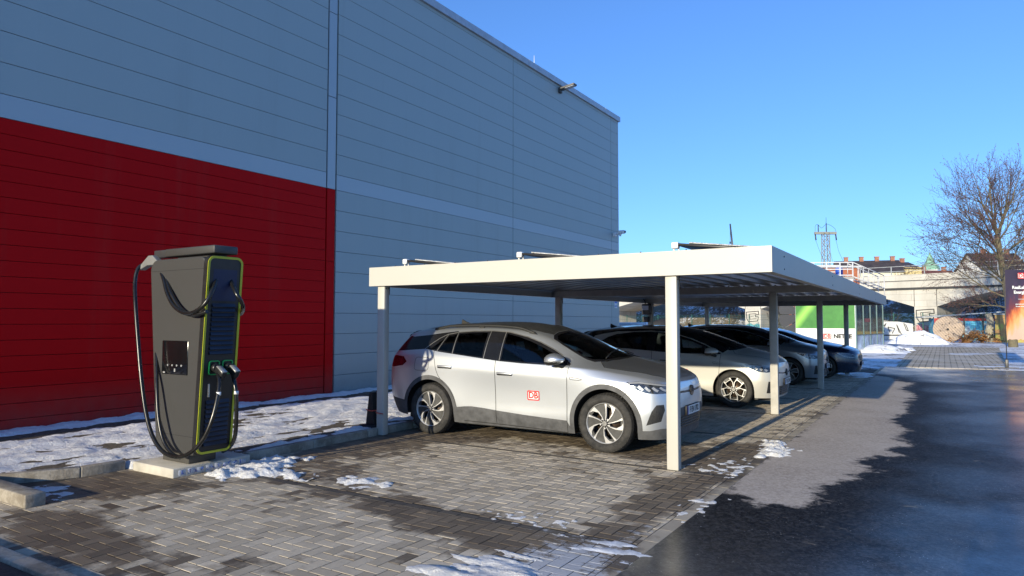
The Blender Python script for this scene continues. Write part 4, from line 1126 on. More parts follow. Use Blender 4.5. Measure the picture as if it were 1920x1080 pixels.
sc_ = t.mix(t.ramp(n, [(.35, 0.0), (.62, 1.0)]), (.78, .77, .76), (.94, .93, .92)); sc_ = t.mix(t.ramp(t.noise(26, 6, .8), [(.60, 0.0), (.72, .65)]), sc_, (.30, .26, .21))
t.set(color=sc_, rough=.6, sss=.0); t.bump(t.noise(17, 8, .75), 1.0, .05); SNOW = t.m
tag(link_mesh('verge_snow', me, SNOW), kind='stuff', label='trodden snow lying on the verge along the warehouse wall', cat='snow')

def snow_patch(poly, h=.035, thr=0.0, step=.022, seed=0, streak=(6, 6), lbl='', z0=0.0, freq=1.0, mat=None, amp=1.0):
    A = np.array(poly); lo = A.min(0) - .15; hi = A.max(0) + .15
    xs = np.arange(lo[0], hi[0], step); ys = np.arange(lo[1], hi[1], step); X, Y = np.meshgrid(xs, ys); P = np.stack([X.ravel(), Y.ravel()], 1)
    sd = -sd_poly(P, poly); Z = np.empty(len(P))
    for i, (x, y) in enumerate(P):
        nn = fbm(x * streak[0] * freq, y * streak[1] * freq, seed, 4)
        Z[i] = min(sd[i] / .12, 1.0) * h * .55 + nn * h * amp - thr * h + .25 * h * fbm(x * 22, y * 22, seed + 3, 2)
    Z = np.minimum(Z, h * 1.5); nx = len(xs); F = []
    for j in range(len(ys) - 1):
        for i in range(nx - 1):
            q = (j * nx + i, j * nx + i + 1, (j + 1) * nx + i + 1, (j + 1) * nx + i)
            if max(Z[list(q)]) > 0: F.append(q)
    if not F: return
    used = sorted({i for f in F for i in f}); mp_ = {u: k for k, u in enumerate(used)}
    me = bpy.data.meshes.new('snow'); me.from_pydata([(P[u][0], P[u][1], z0 + Z[u]) for u in used], [], [[mp_[i] for i in f] for f in F]); me.polygons.foreach_set('use_smooth', [True] * len(F)); me.update()
    tag(link_mesh('snow_patch', me, mat or SNOW), kind='stuff', label=lbl, cat='snow')
snow_patch([(-6.79, 4.5), (-6.86, 5.1), (-6.80, 5.40), (-6.6, 5.80), (-6.45, 5.55), (-6.36, 5.25), (-6.13, 5.10), (-5.72, 5.06), (-5.70, 4.86), (-6.08, 4.83), (-6.21, 4.63), (-6.5, 4.45)], .05, lbl='snow heaped beside the charger foundation', seed=2)
snow_patch([(-5.42, 5.22), (-5.1, 5.36), (-4.8, 5.22), (-4.78, 5.08), (-5.15, 5.02), (-5.38, 5.08)], .03, lbl='small snow remnant in the middle of the block paving', seed=9)
ICE = simple('thin icy snow', (.62, .64, .68), .35, 0, .3, 14, bump=.6, bscale=70, detail=6)
snow_patch([(-2.98, 3.55), (-2.86, 4.02), (-2.62, 4.16), (-2.38, 4.06), (-2.16, 3.86), (-2.1, 3.5), (-2.5, 3.2)], .020, .10, seed=5, streak=(2.2, 9), lbl='white scraped snow on the front edge of the paving', mat=SNOW, amp=1.1, step=.016)
snow_patch([(-2.3, 4.4), (-2.35, 4.62), (-2.0, 4.86), (-1.8, 4.7), (-1.85, 4.45)], .008, .55, seed=6, streak=(3, 11), lbl='thin icy film of snow beside the road edge', mat=ICE, amp=1.5, step=.016)
snow_patch([(-3.35, 4.8), (-3.3, 5.1), (-2.6, 5.15), (-2.5, 4.75)], .010, .95, seed=8, streak=(12, 16), lbl='thin crumbs of snow along the dark dividing row', amp=1.9)
snow_patch([(-2.12, 9.95), (-1.85, 9.80), (-1.66, 9.25), (-1.72, 8.80), (-1.95, 8.65), (-1.98, 9.2), (-2.12, 9.6)], .05, lbl='white snow clump at the road edge by the first carport post', seed=12)
snow_patch([(-2.45, 7.5), (-2.3, 8.3), (-1.9, 8.3), (-1.85, 7.4)], .014, .75, seed=15, lbl='scattered snow crumbs beside the first carport post', streak=(9, 9), amp=1.7)
snow_patch([(-1.9, 5.6), (-1.95, 6.4), (-1.75, 6.4), (-1.75, 5.6)], .012, .5, seed=18, lbl='snow crumbs on the paving edge', streak=(9, 9), amp=1.5)
snow_patch([(-7.62, 3.32), (-7.3, 3.40), (-7.05, 3.30), (-7.0, 3.18), (-7.5, 3.16)], .02, lbl='snow remnant behind the low kerb', seed=21)
snow_patch([(-3.6, 22.3), (-3.4, 24.6), (-1.9, 24.6), (-1.9, 22.6), (-2.5, 21.9)], .03, .2, step=.06, seed=23, lbl='snow beside the dark blue car', streak=(2, 2), amp=1.2)

# ---- snow field beyond the carport and the grass-paver yard
def far_z(x, y): return .03 * fbm(x * .25, y * .25, 3, 4) + .015 * fbm(x * 1.5, y * 1.5, 5, 3) - .012
me = grid_mesh(np.arange(-12, 26, .35), np.arange(24.4, 68, .35), lambda x, y: far_z(x, y) - (.2 if (y < 28.4 and x > -1.7) else 0), 'snow_field')
t = NT('old snow'); n = t.noise(.55, 7, .68); m2_ = t.noise(5, 6, .7)
sc_ = t.mix(t.ramp(t.math('ADD', t.math('MULTIPLY', n, .6), t.math('MULTIPLY', m2_, .4)), [(.42, 1.0), (.52, 0.0)]), (.80, .81, .84), (.16, .13, .10))
t.set(color=sc_, rough=.7); t.bump(t.noise(9, 7), .6, .05); OLDSNOW = t.m
tag(link_mesh('snow_field', me, OLDSNOW), kind='structure')
t = NT('grass pavers'); c = t.coord()
br = t.node('ShaderNodeTexBrick', Scale=1.0); br.inputs['Mortar Size'].default_value = .02; br.inputs['Brick Width'].default_value = .20; br.inputs['Row Height'].default_value = .20; br.offset = 0
br.inputs['Color1'].default_value = (.50, .42, .31, 1); br.inputs['Color2'].default_value = (.36, .30, .22, 1); br.inputs['Mortar'].default_value = (.16, .14, .10, 1); t.link(c, br.inputs['Vector'])
col = t.mix(t.ramp(t.noise(.6, 5), [(.45, 0.0), (.65, .6)]), br.outputs['Color'], (.58, .53, .46))
t.set(color=col, rough=.9); t.bump(br.outputs['Fac'], -.6, .03)
yard = [(-1.5, 28.75), (1.85, 28.75), (2.95, 53.6), (-1.7, 52.0)]
g = MB(); g.prism(yard, -.1, .008); tag(g.build('paved_yard', t.m), kind='structure')

# ================================================================== WAREHOUSE
XW = -11.33; ZT = 10.2
def dirt_foot(t):
    """splash dirt near the ground and faint runs below the seams"""
    c = t.coord(); sep = t.node('ShaderNodeSeparateXYZ'); t.link(c, sep.inputs[0]); src = t.b.inputs['Base Color'].links[0].from_socket
    foot = t.math('MULTIPLY', t.math('SUBTRACT', .75, sep.outputs['Z']), .9, clamp=True); foot = t.math('MULTIPLY', foot, t.noise(6, 6, .7))
    runs = t.math('MULTIPLY', t.ramp(t.noise(2.2, 5, .7, stretch=(1, 1, .06)), [(.55, 0.0), (.75, 1.0)]), .10)
    t.set(color=t.mix(t.math('MAXIMUM', foot, runs), src, (.16, .13, .10)))
t = NT('grey cladding'); n = t.math('ADD', t.math('MULTIPLY', t.noise(.15, 3), .6), t.math('MULTIPLY', t.noise(1.2, 5, .6, stretch=(1, 1.4, .05)), .4))
t.set(color=t.mix(n, (.34, .395, .39), (.39, .45, .445)), rough=.5, metal=.1, spec=.4); t.bump(t.noise(1.1, 3), .10, .02); GREY = t.m; dirt_foot(t)
t = NT('light cladding'); t.set(color=t.mix(t.noise(.2, 2), (.37, .425, .45), (.41, .465, .49)), rough=.42, metal=.15); LIGHT = t.m
t = NT('red cladding'); t.set(color=t.mix(t.noise(.2, 3), (.48, .002, .003), (.56, .003, .005)), rough=.6, spec=.10); t.bump(t.noise(1.1, 3), .10, .02); RED = t.m; dirt_foot(t)
SEAM = simple('seam shadow', (.012, .012, .014), .7)
wh = empty('warehouse', (XW, 3, 0), 0, 'tall grey clad warehouse with a deep red lower section, along the snowy verge', 'building')
def P_(mb, name, m, **k):
    """link a mesh written in world coordinates under a parent empty"""
    o = mb.build(name, m, **{a: b for a, b in k.items() if a != 'parent'}); par = k['parent']
    if par.type == 'EMPTY' or True:
        bpy.context.view_layer.update(); o.parent = par; o.matrix_parent_inverse = par.matrix_world.inverted()
    return o
g = MB(); g.box((-45, -24, 0), (XW - .05, 26.25, ZT - .12)); P_(g, 'wall', SEAM, parent=wh)
gap = .007
def panels(mb, y0, y1, zs):
    for a_, b_ in zip(zs[:-1], zs[1:]): mb.box((XW - .06, y0, a_ + gap / 2), (XW, y1, b_ - gap / 2))
zs_up = [4.896 + .455 * k for k in range(12)]; zs_up = [z for z in zs_up if z < ZT - .25] + [ZT - .2]
zs_lo = [4.55 - .455 * k for k in range(10)] + [.06]; zs_lo = zs_lo[::-1]
up = MB(); panels(up, -24, 10.355, zs_up)
for y0, y1 in ((10.665, 18.02), (18.04, 25.53), (25.55, 26.3)): panels(up, y0, y1, zs_up); panels(up, y0, y1, zs_lo)
up.box((XW - 33, 26.245, .06), (XW - .062, 26.305, ZT - .2))
P_(up, 'grey_cladding', GREY, parent=wh, bevel=.004)
lt = MB(); panels(lt, -24, 10.355, [4.55, 4.896])
for y0, y1 in ((10.665, 18.02), (18.04, 25.53), (25.55, 26.3)): panels(lt, y0, y1, [4.55, 4.896])
lt.box((XW - .06, 10.395, 4.556), (XW - .004, 10.625, 6.6)); lt.box((XW - .06, 10.395, 6.612), (XW - .004, 10.625, 8.5)); lt.box((XW - .06, 10.395, 8.512), (XW - .004, 10.625, ZT - .2))
P_(lt, 'light_cladding_band', LIGHT, parent=wh, bevel=.004)
rd = MB(); zr = [4.55 - .2275 * k for k in range(20)] + [.06]; zr = zr[::-1]; panels(rd, -24, 10.355, zr)
for a_, b_ in ((.06, 1.36), (1.36, 2.95), (2.95, 4.55)): rd.box((XW - .06, 10.395, a_ + gap / 2), (XW - .004, 10.625, b_ - gap / 2))
P_(rd, 'red_cladding', RED, parent=wh, bevel=.004)
pr = MB(); pr.box((XW - .5, -24.1, ZT - .20), (XW + .07, 26.38, ZT)); pr.box((XW - 33, 26.3, ZT - .2), (XW - .5, 26.38, ZT)); 
for y in (-12, -4, 4, 12, 18.9, 24.9): pr.box((XW + .07, y - .01, ZT - .205), (XW + .078, y + .01, ZT + .004))
P_(pr, 'parapet_trim', simple('parapet', (.40, .43, .47), .4, .2), parent=wh)
pl = MB(); pl.box((XW - .02, -24, 0), (XW + .015, 26.3, .075)); P_(pl, 'plinth', simple('plinth', (.10, .10, .10), .8), parent=wh)
# things on the wall
DARK = simple('dark grey metal', (.045, .045, .048), .45, .2); WHITE = simple('white enamel', (.75, .75, .74), .35)
fl = empty('wall_floodlight', (XW, 21.1, 9.82), 0, 'grey floodlight on a short arm below the parapet of the warehouse', 'floodlight')
m_ = MB(); m_.bbox((0, -.08, -.10), (.10, .08, .10), .02); m_.build('bracket', DARK, fl)
m_ = MB(); T = Matrix.Rotation(R(-8), 4, 'Y'); m_.bbox((.08, -.13, -.01), (.66, .13, .055), .025, M=T); m_.build('housing', simple('floodlight housing', (.13, .125, .12), .5, .2), fl)
m_ = MB(); m_.box((.28, -.10, -.024), (.62, .10, -.012), M=T); m_.build('lens', simple('floodlight lens', (.55, .57, .6), .1), fl)
cv = empty('security_camera', (XW, 25.75, 5.2), 0, 'small white security camera at the far corner of the warehouse', 'security camera')
m_ = MB(); m_.bbox((0, -.06, -.10), (.12, .06, .06), .02); m_.tube([(.10, 0, 0), (.28, 0, .02)], .03, 8); m_.build('wall_arm', WHITE, cv)
m_ = MB(); m_.bbox((.22, -.07, .0), (.50, .07, .14), .03); m_.tube([(.30, 0, 0), (.30, 0, -.10)], [.07, .03], 10); m_.build('camera_body', WHITE, cv)
m_ = MB(); m_.tube([(.49, 0, .07), (.53, 0, .07)], .05, 12); m_.build('lens', SEAM, cv)
m_ = MB(); m_.tube([(XW - .15, 19.6, ZT - .02), (XW - .15, 19.6, 10.62)], [.012, .006], 6); tag(m_.build('lightning_rod', WHITE), 'thin white lightning rod standing above the roof edge', 'lightning rod')
sg_ = empty('wall_sign', (XW + .004, 25.92, 2.35), 0, 'small blue and white notice near the far corner of the warehouse wall', 'sign')
m_ = MB(); m_.box((0, -.14, -.16), (.01, .14, .16)); m_.build('panel', WHITE, sg_)
m_ = MB(); m_.box((.01, -.12, .03), (.013, .12, .13)); m_.box((.01, -.12, -.06), (.013, .12, -.03)); m_.box((.01, -.12, -.12), (.013, .12, -.09)); m_.build('print', simple('sign blue', (.05, .16, .5), .5), sg_)

# ================================================================== CARPORT
X0, X1, Y0, Y1 = -7.12, -1.477, 7.36, 24.0; ZB, ZF = 2.152, 2.425
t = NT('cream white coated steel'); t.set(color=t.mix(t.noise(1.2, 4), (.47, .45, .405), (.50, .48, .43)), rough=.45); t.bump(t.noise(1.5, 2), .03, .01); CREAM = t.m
GALV = NT('galvanised deck'); gg = GALV.noise(3, 4); GALV.set(color=GALV.mix(gg, (.20, .20, .21), (.32, .32, .33)), rough=.30, metal=.85); GALV = GALV.m
BEAM = simple('beam grey', (.36, .355, .34), .5, .1)
cp = empty('carport', (-4.3, 15.7, 0), 0, 'long flat roofed cream steel carport with square posts over the parked cars', 'carport')
f = MB()
f.box((X0, Y0, ZB), (X1, Y0 + .03, ZF)); f.box((X0, Y1 - .03, ZB), (X1, Y1, ZF)); f.box((X0, Y0 + .03, ZB + .001), (X0 + .03, Y1 - .03, ZF - .001)); f.box((X1 - .03, Y0 + .03, ZB + .001), (X1, Y1 - .03, ZF - .001))
f.box((X0 + .03, Y0 + .03, ZB), (X1 - .03, Y0 + .09, ZB + .004)); f.box((X0 + .03, Y1 - .09, ZB), (X1 - .03, Y1 - .03, ZB + .004)); f.box((X0 + .03, Y0 + .09, ZB), (X0 + .09, Y1 - .09, ZB + .004)); f.box((X1 - .09, Y0 + .09, ZB), (X1 - .03, Y1 - .09, ZB + .004))
P_(f, 'fascia', CREAM, parent=cp)
d = MB(); pitch = .275; x = X0 + .04; prof = []
while x < X1 - .05:
    prof += [(x, 2.285), (x + .09, 2.285), (x + .115, 2.345), (x + .25, 2.345)]; x += pitch
prof = [p for p in prof if p[0] < X1 - .035]
lo = prof; hi_ = [(a, b + .004) for a, b in prof]; n = len(prof)
vs = [(a, yy, b) for yy in (Y0 + .031, Y1 - .031) for a, b in lo] + [(a, yy, b) for yy in (Y0 + .031, Y1 - .031) for a, b in hi_]
fs = [(i, i + 1, n + i + 1, n + i) for i in range(n - 1)] + [(2 * n + i, 2 * n + n + i, 2 * n + n + i + 1, 2 * n + i + 1) for i in range(n - 1)]
d.add(vs, fs); P_(d, 'roof_deck', GALV, parent=cp, recalc=False)
BAY = 5.4; PY = [7.405 + BAY * k for k in range(4)]; PXR = -2.5055; PXL = -6.86
for k, y in enumerate(PY):
    b = MB(); yb0, yb1 = y + .02, y + .10
    if k == 0: yb0, yb1 = Y0 + .095, Y0 + .165
    b.box((X0 + .035, yb0, 2.155), (X1 - .035, yb1, 2.28))
    for x_ in np.arange(X0 + .19, X1 - .1, pitch): b.tube([(x_, (yb0 + yb1) / 2, 2.275), (x_, (yb0 + yb1) / 2, 2.300)], .014, 6)
    P_(b, 'cross_beam', BEAM, parent=cp)
    for px_, nm in ((PXR, 'r'), (PXL, 'l')):
        p = MB(); top = 2.154 if k else 2.15
        p.bbox((px_ - .13, y, .0), (px_, y + .105, top), .006, 2)
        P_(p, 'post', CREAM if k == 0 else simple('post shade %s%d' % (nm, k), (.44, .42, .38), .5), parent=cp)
        q = MB(); q.box((px_ - .135, y + .105, 2.03), (px_ + .004, y + .112, 2.15))
        for s_ in (.03, .08): q.tube([(px_, y + s_, 2.115), (px_ + .010, y + s_, 2.115)], .010, 8)
        P_(q, 'post_bracket', DARK, parent=cp)
for x_ in np.arange(X0 + .5, X1, .53):
    sc_b = MB(); sc_b.tube([(x_, Y0 + .015, ZF - .002), (x_, Y0 + .015, ZF + .012)], .008, 6); P_(sc_b, 'screw', DARK, parent=cp)
for y_ in (8.0, 11.9, 16.0, 20.1, 23.6):
    for z_ in (2.22, 2.36): sc_b = MB(); sc_b.tube([(X1 - .001, y_, z_), (X1 + .006, y_, z_)], .009, 6); P_(sc_b, 'screw', DARK, parent=cp)
for x_ in (-6.75, -4.75, -2.62):
    s_ = empty('solar_module', (x_, 7.75, 2.44), 0); 
    tag(s_, {-6.75: 'tilted solar panel at the warehouse end of the carport front edge', -4.75: 'tilted solar panel halfway along the carport front edge', -2.62: 'tilted solar panel nearest the road on the carport roof'}[x_], 'solar panel', 'solar panels on the carport roof')
    T = Matrix.Translation((0, 0, .10)) @ Matrix.Rotation(R(7), 4, 'Y')
    m_ = MB(); m_.bbox((0, -.02, -.012), (.98, 1.1, .016), .005, M=T); m_.build('frame', simple('panel frame', (.03, .03, .032), .4, .3), s_)
    m_ = MB(); m_.box((.06, .03, .0165), (.94, 1.05, .019), M=T); m_.build('cells', simple('solar cells', (.01, .013, .03), .15), s_)
    m_ = MB(); m_.bbox((.14, .02, .0195), (.96, 1.06, .042), .02, 3, M=T); m_.build('snow_cover', SNOW, s_)
    m_ = MB(); m_.bbox((-.05, -.03, .05), (.03, .05, .125), .01); m_.tube([(-.02, .0, .10), (-.05, .02, -.13)], .012, 6); m_.tube([(.02, .02, .08), (.05, .02, -.13)], .010, 6); m_.build('mount', WHITE, s_)
wb_ = empty('wallbox_charger', (-7.03, PY[2] - .02, 1.78), 0, 'black wallbox charger with a pale label on a rear carport post', 'charger')
m_ = MB(); m_.bbox((-.10, -.10, .05), (.16, .02, .35), .03); m_.build('housing', DARK, wb_)
m_ = MB(); m_.box((-.07, -.104, .18), (.11, -.1, .30)); m_.build('label', simple('label', (.45, .48, .6), .4), wb_)
m_ = MB(); m_.bbox((-.09, -.09, -.16), (.10, .02, .0), .02); m_.build('socket_box', DARK, wb_); m_ = MB(); m_.tube(spline([(.0, -.04, .35), (-.02, -.06, .45), (-.10, -.05, .52)], 5), .012, 6); m_.build('cable', DARK, wb_)
# black tapered marker post with barrier tape beside the first rear post
mk = empty('marker_post', (-7.28, 7.62, .06), 0, 'black tapered marker tied with red and white tape to the carport post', 'marker post')
m_ = MB(); m_.bbox((-.14, -.14, 0), (.14, .14, .04), .01); m_.prism([(-.085, .04), (.085, .04), (.045, .52), (-.02, .52)], -.05, .05, 'y'); m_.build('body', SEAM, mk, bevel=.01)
m_ = MB(); m_.tube(spline([(-.07, -.06, .26), (.05, -.07, .25), (.2, -.10, .27), (.30, -.23, .26), (.43, -.23, .25)], 5), .008, 5); m_.build('tape', simple('barrier tape', (.55, .08, .06), .5, 0, .5, 30), mk)
# ================================================================== FAST CHARGER
slab = empty('foundation_slab', (-7.2, 4.7, 0), 0, 'pale concrete foundation slab with paint marks under the charger', 'foundation')
CONC = simple('pale concrete', (.46, .43, .37), .85, 0, .18, 5, bump=.4, bscale=60, detail=6)
m_ = MB(); m_.bbox((-7.60, 4.22, -.05), (-6.84, 5.16, .095), .010); P_(m_, 'block', CONC, parent=slab)
BLUEP = simple('blue marking paint', (.05, .10, .45), .6, 0, .4, 40); GREYP = simple('grey marking paint', (.45, .47, .52), .7, 0, .3, 30)
m_ = MB(); r_ = random.Random(4)
for k in range(8):
    y0 = 4.28 + k * .105; m_.bbox((-6.842, y0, .012), (-6.837, y0 + .085, .075 - r_.random() * .02), .001, 1)
P_(m_, 'paint_marks', GREYP, parent=slab)
m_ = MB()
for k in range(11):
    y0 = 4.33 + k * .07; pts = [(-6.834, y0 + r_.uniform(-.02, .02), .02 + r_.random() * .05) for _ in range(4)]; m_.tube(pts, .0035, 5)
P_(m_, 'blue_scribble', BLUEP, parent=slab)

ch = empty('fast_charger', (-7.15, 4.6, .095), 0, 'tall dark grey fast charger with yellow edged front and two cables', 'charging station')
CHG = NT('charger grey'); c = CHG.coord(); CHG.set(color=CHG.mix(CHG.noise(1.5, 3), (.042, .0415, .041), (.050, .0495, .049)), rough=.5, metal=.1); CHG.bump(CHG.noise(300, 3), .08, .002); CHG = CHG.m
NAVY = simple('louvre navy', (.010, .014, .030), .35, 0, .2); BLK = simple('charger black', (.012, .012, .013), .4)
YEL = simple('yellow green edge', (.50, .50, .03), .45, 0, .06); GRN = simple('green ring', (.02, .38, .09), .4)
CY0, CY1 = 4.40, 4.82
def xl(z): return -7.48 - .19 * (z - .20) / 2.13
def xr(z): return -6.755 + .150 * (z - .20) / 2.13
m_ = MB(); m_.bbox((-7.42, 4.45, .095), (-6.93, 4.78, .26), .01, 2); P_(m_, 'pedestal', simple('pedestal grey', (.055, .052, .048), .5), parent=ch)
# body: section in x-z, rounded top corners, tapering downwards
def body_sec(inset=0, zb=.205, zt=2.335, rad=.13):
    pts = [(xl(zb) + .07, zb), (xr(zb) - .03, zb)]
    for k in range(7):
        a = R(0 + 90 * k / 6); cx = xr(zt) - rad; pts.append((cx + rad * math.cos(a), zt - rad + rad * math.sin(a)))
    for k in range(7):
        a = R(90 + 90 * k / 6); cx = xl(zt) + rad; pts.append((cx + rad * math.cos(a), zt - rad + rad * math.sin(a)))
    pts.append((xl(zb + .07), zb + .07))
    return pts
m_ = MB(); m_.prism(body_sec(), CY0, CY1, 'y'); b = P_(m_, 'housing', CHG, parent=ch, bevel=.018)
for z_ in (2.20, .40):
    m_ = MB(); m_.box((xl(z_) + .01, CY0 - .0015, z_), (xr(z_) - .02, CY0 - .0005, z_ + .005)); P_(m_, 'panel_gap', SEAM, parent=b)
# front face frame (on the +x side): local plane follows the slope of the side
zb, zt = .215, 2.345
A0 = Vector((xr(zb) + .012, 0, zb)); A1 = Vector((xr(zt) + .012, 0, zt)); up_ = (A1 - A0).normalized(); nx_ = Vector((up_.z, 0, -up_.x)); ctr = (A0 + A1) / 2 + Vector((0, (CY0 + CY1) / 2, 0))
FT = Matrix(((0, up_.x, nx_.x, ctr.x), (1, 0, 0, ctr.y), (0, up_.z, nx_.z, ctr.z), (0, 0, 0, 1))); HL = (A1 - A0).length
def fp(y, z, o=0): return FT @ Vector((y - ctr.y, (z - ctr.z) / up_.z, o))
m_ = MB(); rr_ = rrect(.435, HL, .085, 8); nn = len(rr_)
m_.add([FT @ Vector((*p, -.05)) for p in rr_] + [FT @ Vector((*p, .012)) for p in rr_], [list(range(nn, 2 * nn))] + [(i, (i + 1) % nn, nn + (i + 1) % nn, nn + i) for i in range(nn)])
fr = P_(m_, 'front_panel', BLK, parent=ch)
m_ = MB(); frame_ring(m_, (.428), HL - .010, .025, .080, FT @ Matrix.Translation((0, 0, .014)), d=.006, n=8); P_(m_, 'yellow_frame', YEL, parent=ch)
m_ = MB(); m_.quad(fp(4.47, 2.20, .0135), fp(4.76, 2.20, .0135), fp(4.76, 1.86, .0135), fp(4.47, 1.86, .0135)); P_(m_, 'cable_recess', simple('recess navy', (.006, .014, .055), .5), parent=fr)
for (za, zb_, n_) in ((1.28, 1.84, 11), (.30, .80, 10)):
    m_ = MB()
    for k in range(n_):
        z_ = za + (zb_ - za) * k / n_; h_ = (zb_ - za) / n_
        a_, b_ = fp(4.475, z_ + h_ * .15, .034), fp(4.755, z_ + h_ * .15, .034); c_, d_ = fp(4.755, z_ + h_ * .85, .014), fp(4.475, z_ + h_ * .85, .014); e_, f_ = fp(4.475, z_, .014), fp(4.755, z_, .014)
        m_.quad(a_, b_, c_, d_); m_.quad(e_, f_, b_, a_)
    P_(m_, 'louvre_grille', NAVY, parent=fr)
for y_ in (4.545, 4.705):
    m_ = MB(); frame_ring(m_, .13, .155, .012, .03, FT @ Matrix.Translation((y_ - ctr.y, (1.14 - ctr.z) / up_.z, .014)), d=.012); P_(m_, 'plug_ring', GRN, parent=ch)
m_ = MB(); m_.box(fp(4.485, .83, .012), fp(4.500, .97, .03)); P_(m_, 'door_handle', simple('steel', (.4, .4, .4), .3, .8), parent=fr)
# screen on the -y side
m_ = MB(); m_.bbox((-7.385, CY0 - .006, 1.055), (-6.905, CY0 + .005, 1.425), .010, 2); scn = P_(m_, 'screen', simple('screen glass', (.006, .006, .007), .12), parent=ch)
m_ = MB()
for k in range(4): m_ = MB(); m_.tube([(-7.27 + k * .085, CY0 - .006, 1.155), (-7.27 + k * .085, CY0 - .010, 1.155)], .011, 12); P_(m_, 'button', simple('button silver', (.55, .55, .55), .3, .5), parent=scn)
m_ = MB()
m_.box((-7.15, CY0 - .008, 1.085), (-7.125, CY0 - .0065, 1.12)); P_(m_, 'card_symbol', bpy.data.materials['button silver'], parent=scn); m_ = MB(); m_.box((-7.36, CY0 - .008, 1.065), (-7.32, CY0 - .0065, 1.083))
P_(m_, 'type_label', simple('button silver', (.55, .55, .55), .3, .5), parent=scn)
# cable arm on top
m_ = MB(); m_.bbox((-7.44, 4.43, 2.365), (-6.53, 4.72, 2.452), .012, 2); m_.box((-7.3, 4.5, 2.33), (-6.7, 4.7, 2.37)); P_(m_, 'roof_beam', CHG, parent=ch)
m_ = MB(); m_.bbox((-7.78, 4.50, 2.372), (-7.43, 4.60, 2.460), .008, 2); P_(m_, 'cable_arm', DARK, parent=ch)
yoke = MB()
yp_ = [(-7.80, 2.40), (-7.72, 2.40), (-7.52, 2.27), (-7.55, 2.235), (-7.70, 2.285), (-7.82, 2.285), (-7.985, 2.235), (-8.0, 2.27)]
yoke.prism(yp_, 4.44, 4.52, 'y'); P_(yoke, 'cable_yoke', simple('yoke grey', (.20, .20, .195), .5, .2), parent=ch, bevel=.01)
CAB = simple('cable rubber', (.010, .010, .010), .28, 0, .2)
def cable(px, r=.022, name='charging_cable'):
    pts = [on_y(u, v, Y) for u, v, Y in px]; m = MB(); m.tube(spline(pts, 7), r, 10); return P_(m, name, CAB, parent=ch)
c1 = cable([(268, 496, 4.47), (258, 505, 4.42), (253, 530, 4.38), (254, 570, 4.33), (259, 640, 4.30), (265, 710, 4.28), (274, 775, 4.26), (287, 820, 4.25), (307, 848, 4.25), (333, 857, 4.26), (358, 848, 4.28), (382, 822, 4.33), (398, 785, 4.38), (408, 745, 4.44), (411, 715, 4.49), (408, 700, 4.53)])
c2 = cable([(297, 498, 4.47), (306, 520, 4.40), (313, 548, 4.36), (325, 572, 4.34), (343, 586, 4.32), (362, 586, 4.32), (382, 572, 4.34), (396, 550, 4.40), (404, 528, 4.50), (405, 508, 4.56)])
c3 = cable([(299, 498, 4.50), (311, 522, 4.42), (320, 548, 4.37), (334, 573, 4.36), (350, 588, 4.35), (368, 590, 4.34), (388, 584, 4.37)])
c3b = cable([(430, 512, 4.72), (434, 530, 4.69), (443, 550, 4.66), (452, 565, 4.70), (456, 577, 4.78), (452, 588, 4.90), (440, 590, 4.98)])
c4 = cable([(294, 660, 4.42), (294, 720, 4.34), (297, 780, 4.30), (306, 825, 4.29), (322, 850, 4.29), (338, 858, 4.29)], .020)
c5 = cable([(436, 700, 4.72), (440, 718, 4.70), (443, 745, 4.70), (443, 790, 4.72), (440, 820, 4.76), (431, 838, 4.85), (418, 846, 4.95)])
for (u, v, Y, par) in ((405, 506, 4.56, c2), (431, 511, 4.72, c3b)):
    m_ = MB(); p = on_y(u, v, Y); m_.tube([p + Vector((-.03, 0, .02)), p + Vector((.0, 0, -.05))], .026, 12); P_(m_, 'cable_gland', simple('gland grey', (.35, .37, .42), .4, .4), parent=par)
for (u, v, Y, par) in ((410, 738, 4.455, c1), (443, 736, 4.70, c5)):
    m_ = MB(); p = on_y(u, v, Y); m_.tube([p + Vector((0, 0, -.018)), p + Vector((0, 0, .018))], .0245, 12); P_(m_, 'cable_tag', WHITE, parent=par)
def plug(y, z, par):
    m = MB(); base = fp(y, z, .02)
    m.tube([base, base + Vector((.06, 0, .0))], [.045, .042], 14)
    T = Matrix.Translation(base + Vector((.05, 0, .0))) @ Matrix.Rotation(R(32), 4, 'Y')
    m.bbox((0, -.032, -.045), (.15, .032, .040), .018, 3, M=T)
    T2 = Matrix.Translation(base + Vector((.10, 0, -.02))) @ Matrix.Rotation(R(72), 4, 'Y')
    m.bbox((0, -.024, -.026), (.11, .024, .026), .014, 3, M=T2)
    o_ = P_(m, 'connector', BLK, parent=par)
    m = MB(); m.bbox((.02, -.0335, .030), (.14, .0335, .043), .004, 1, M=T); P_(m, 'connector_grip', simple('grip silver', (.38, .37, .35), .35, .4), parent=o_) if False else P_(m, 'connector_grip', simple('grip silver', (.38, .37, .35), .35, .4), parent=par)
plug(4.545, 1.14, c1); plug(4.705, 1.14, c5)

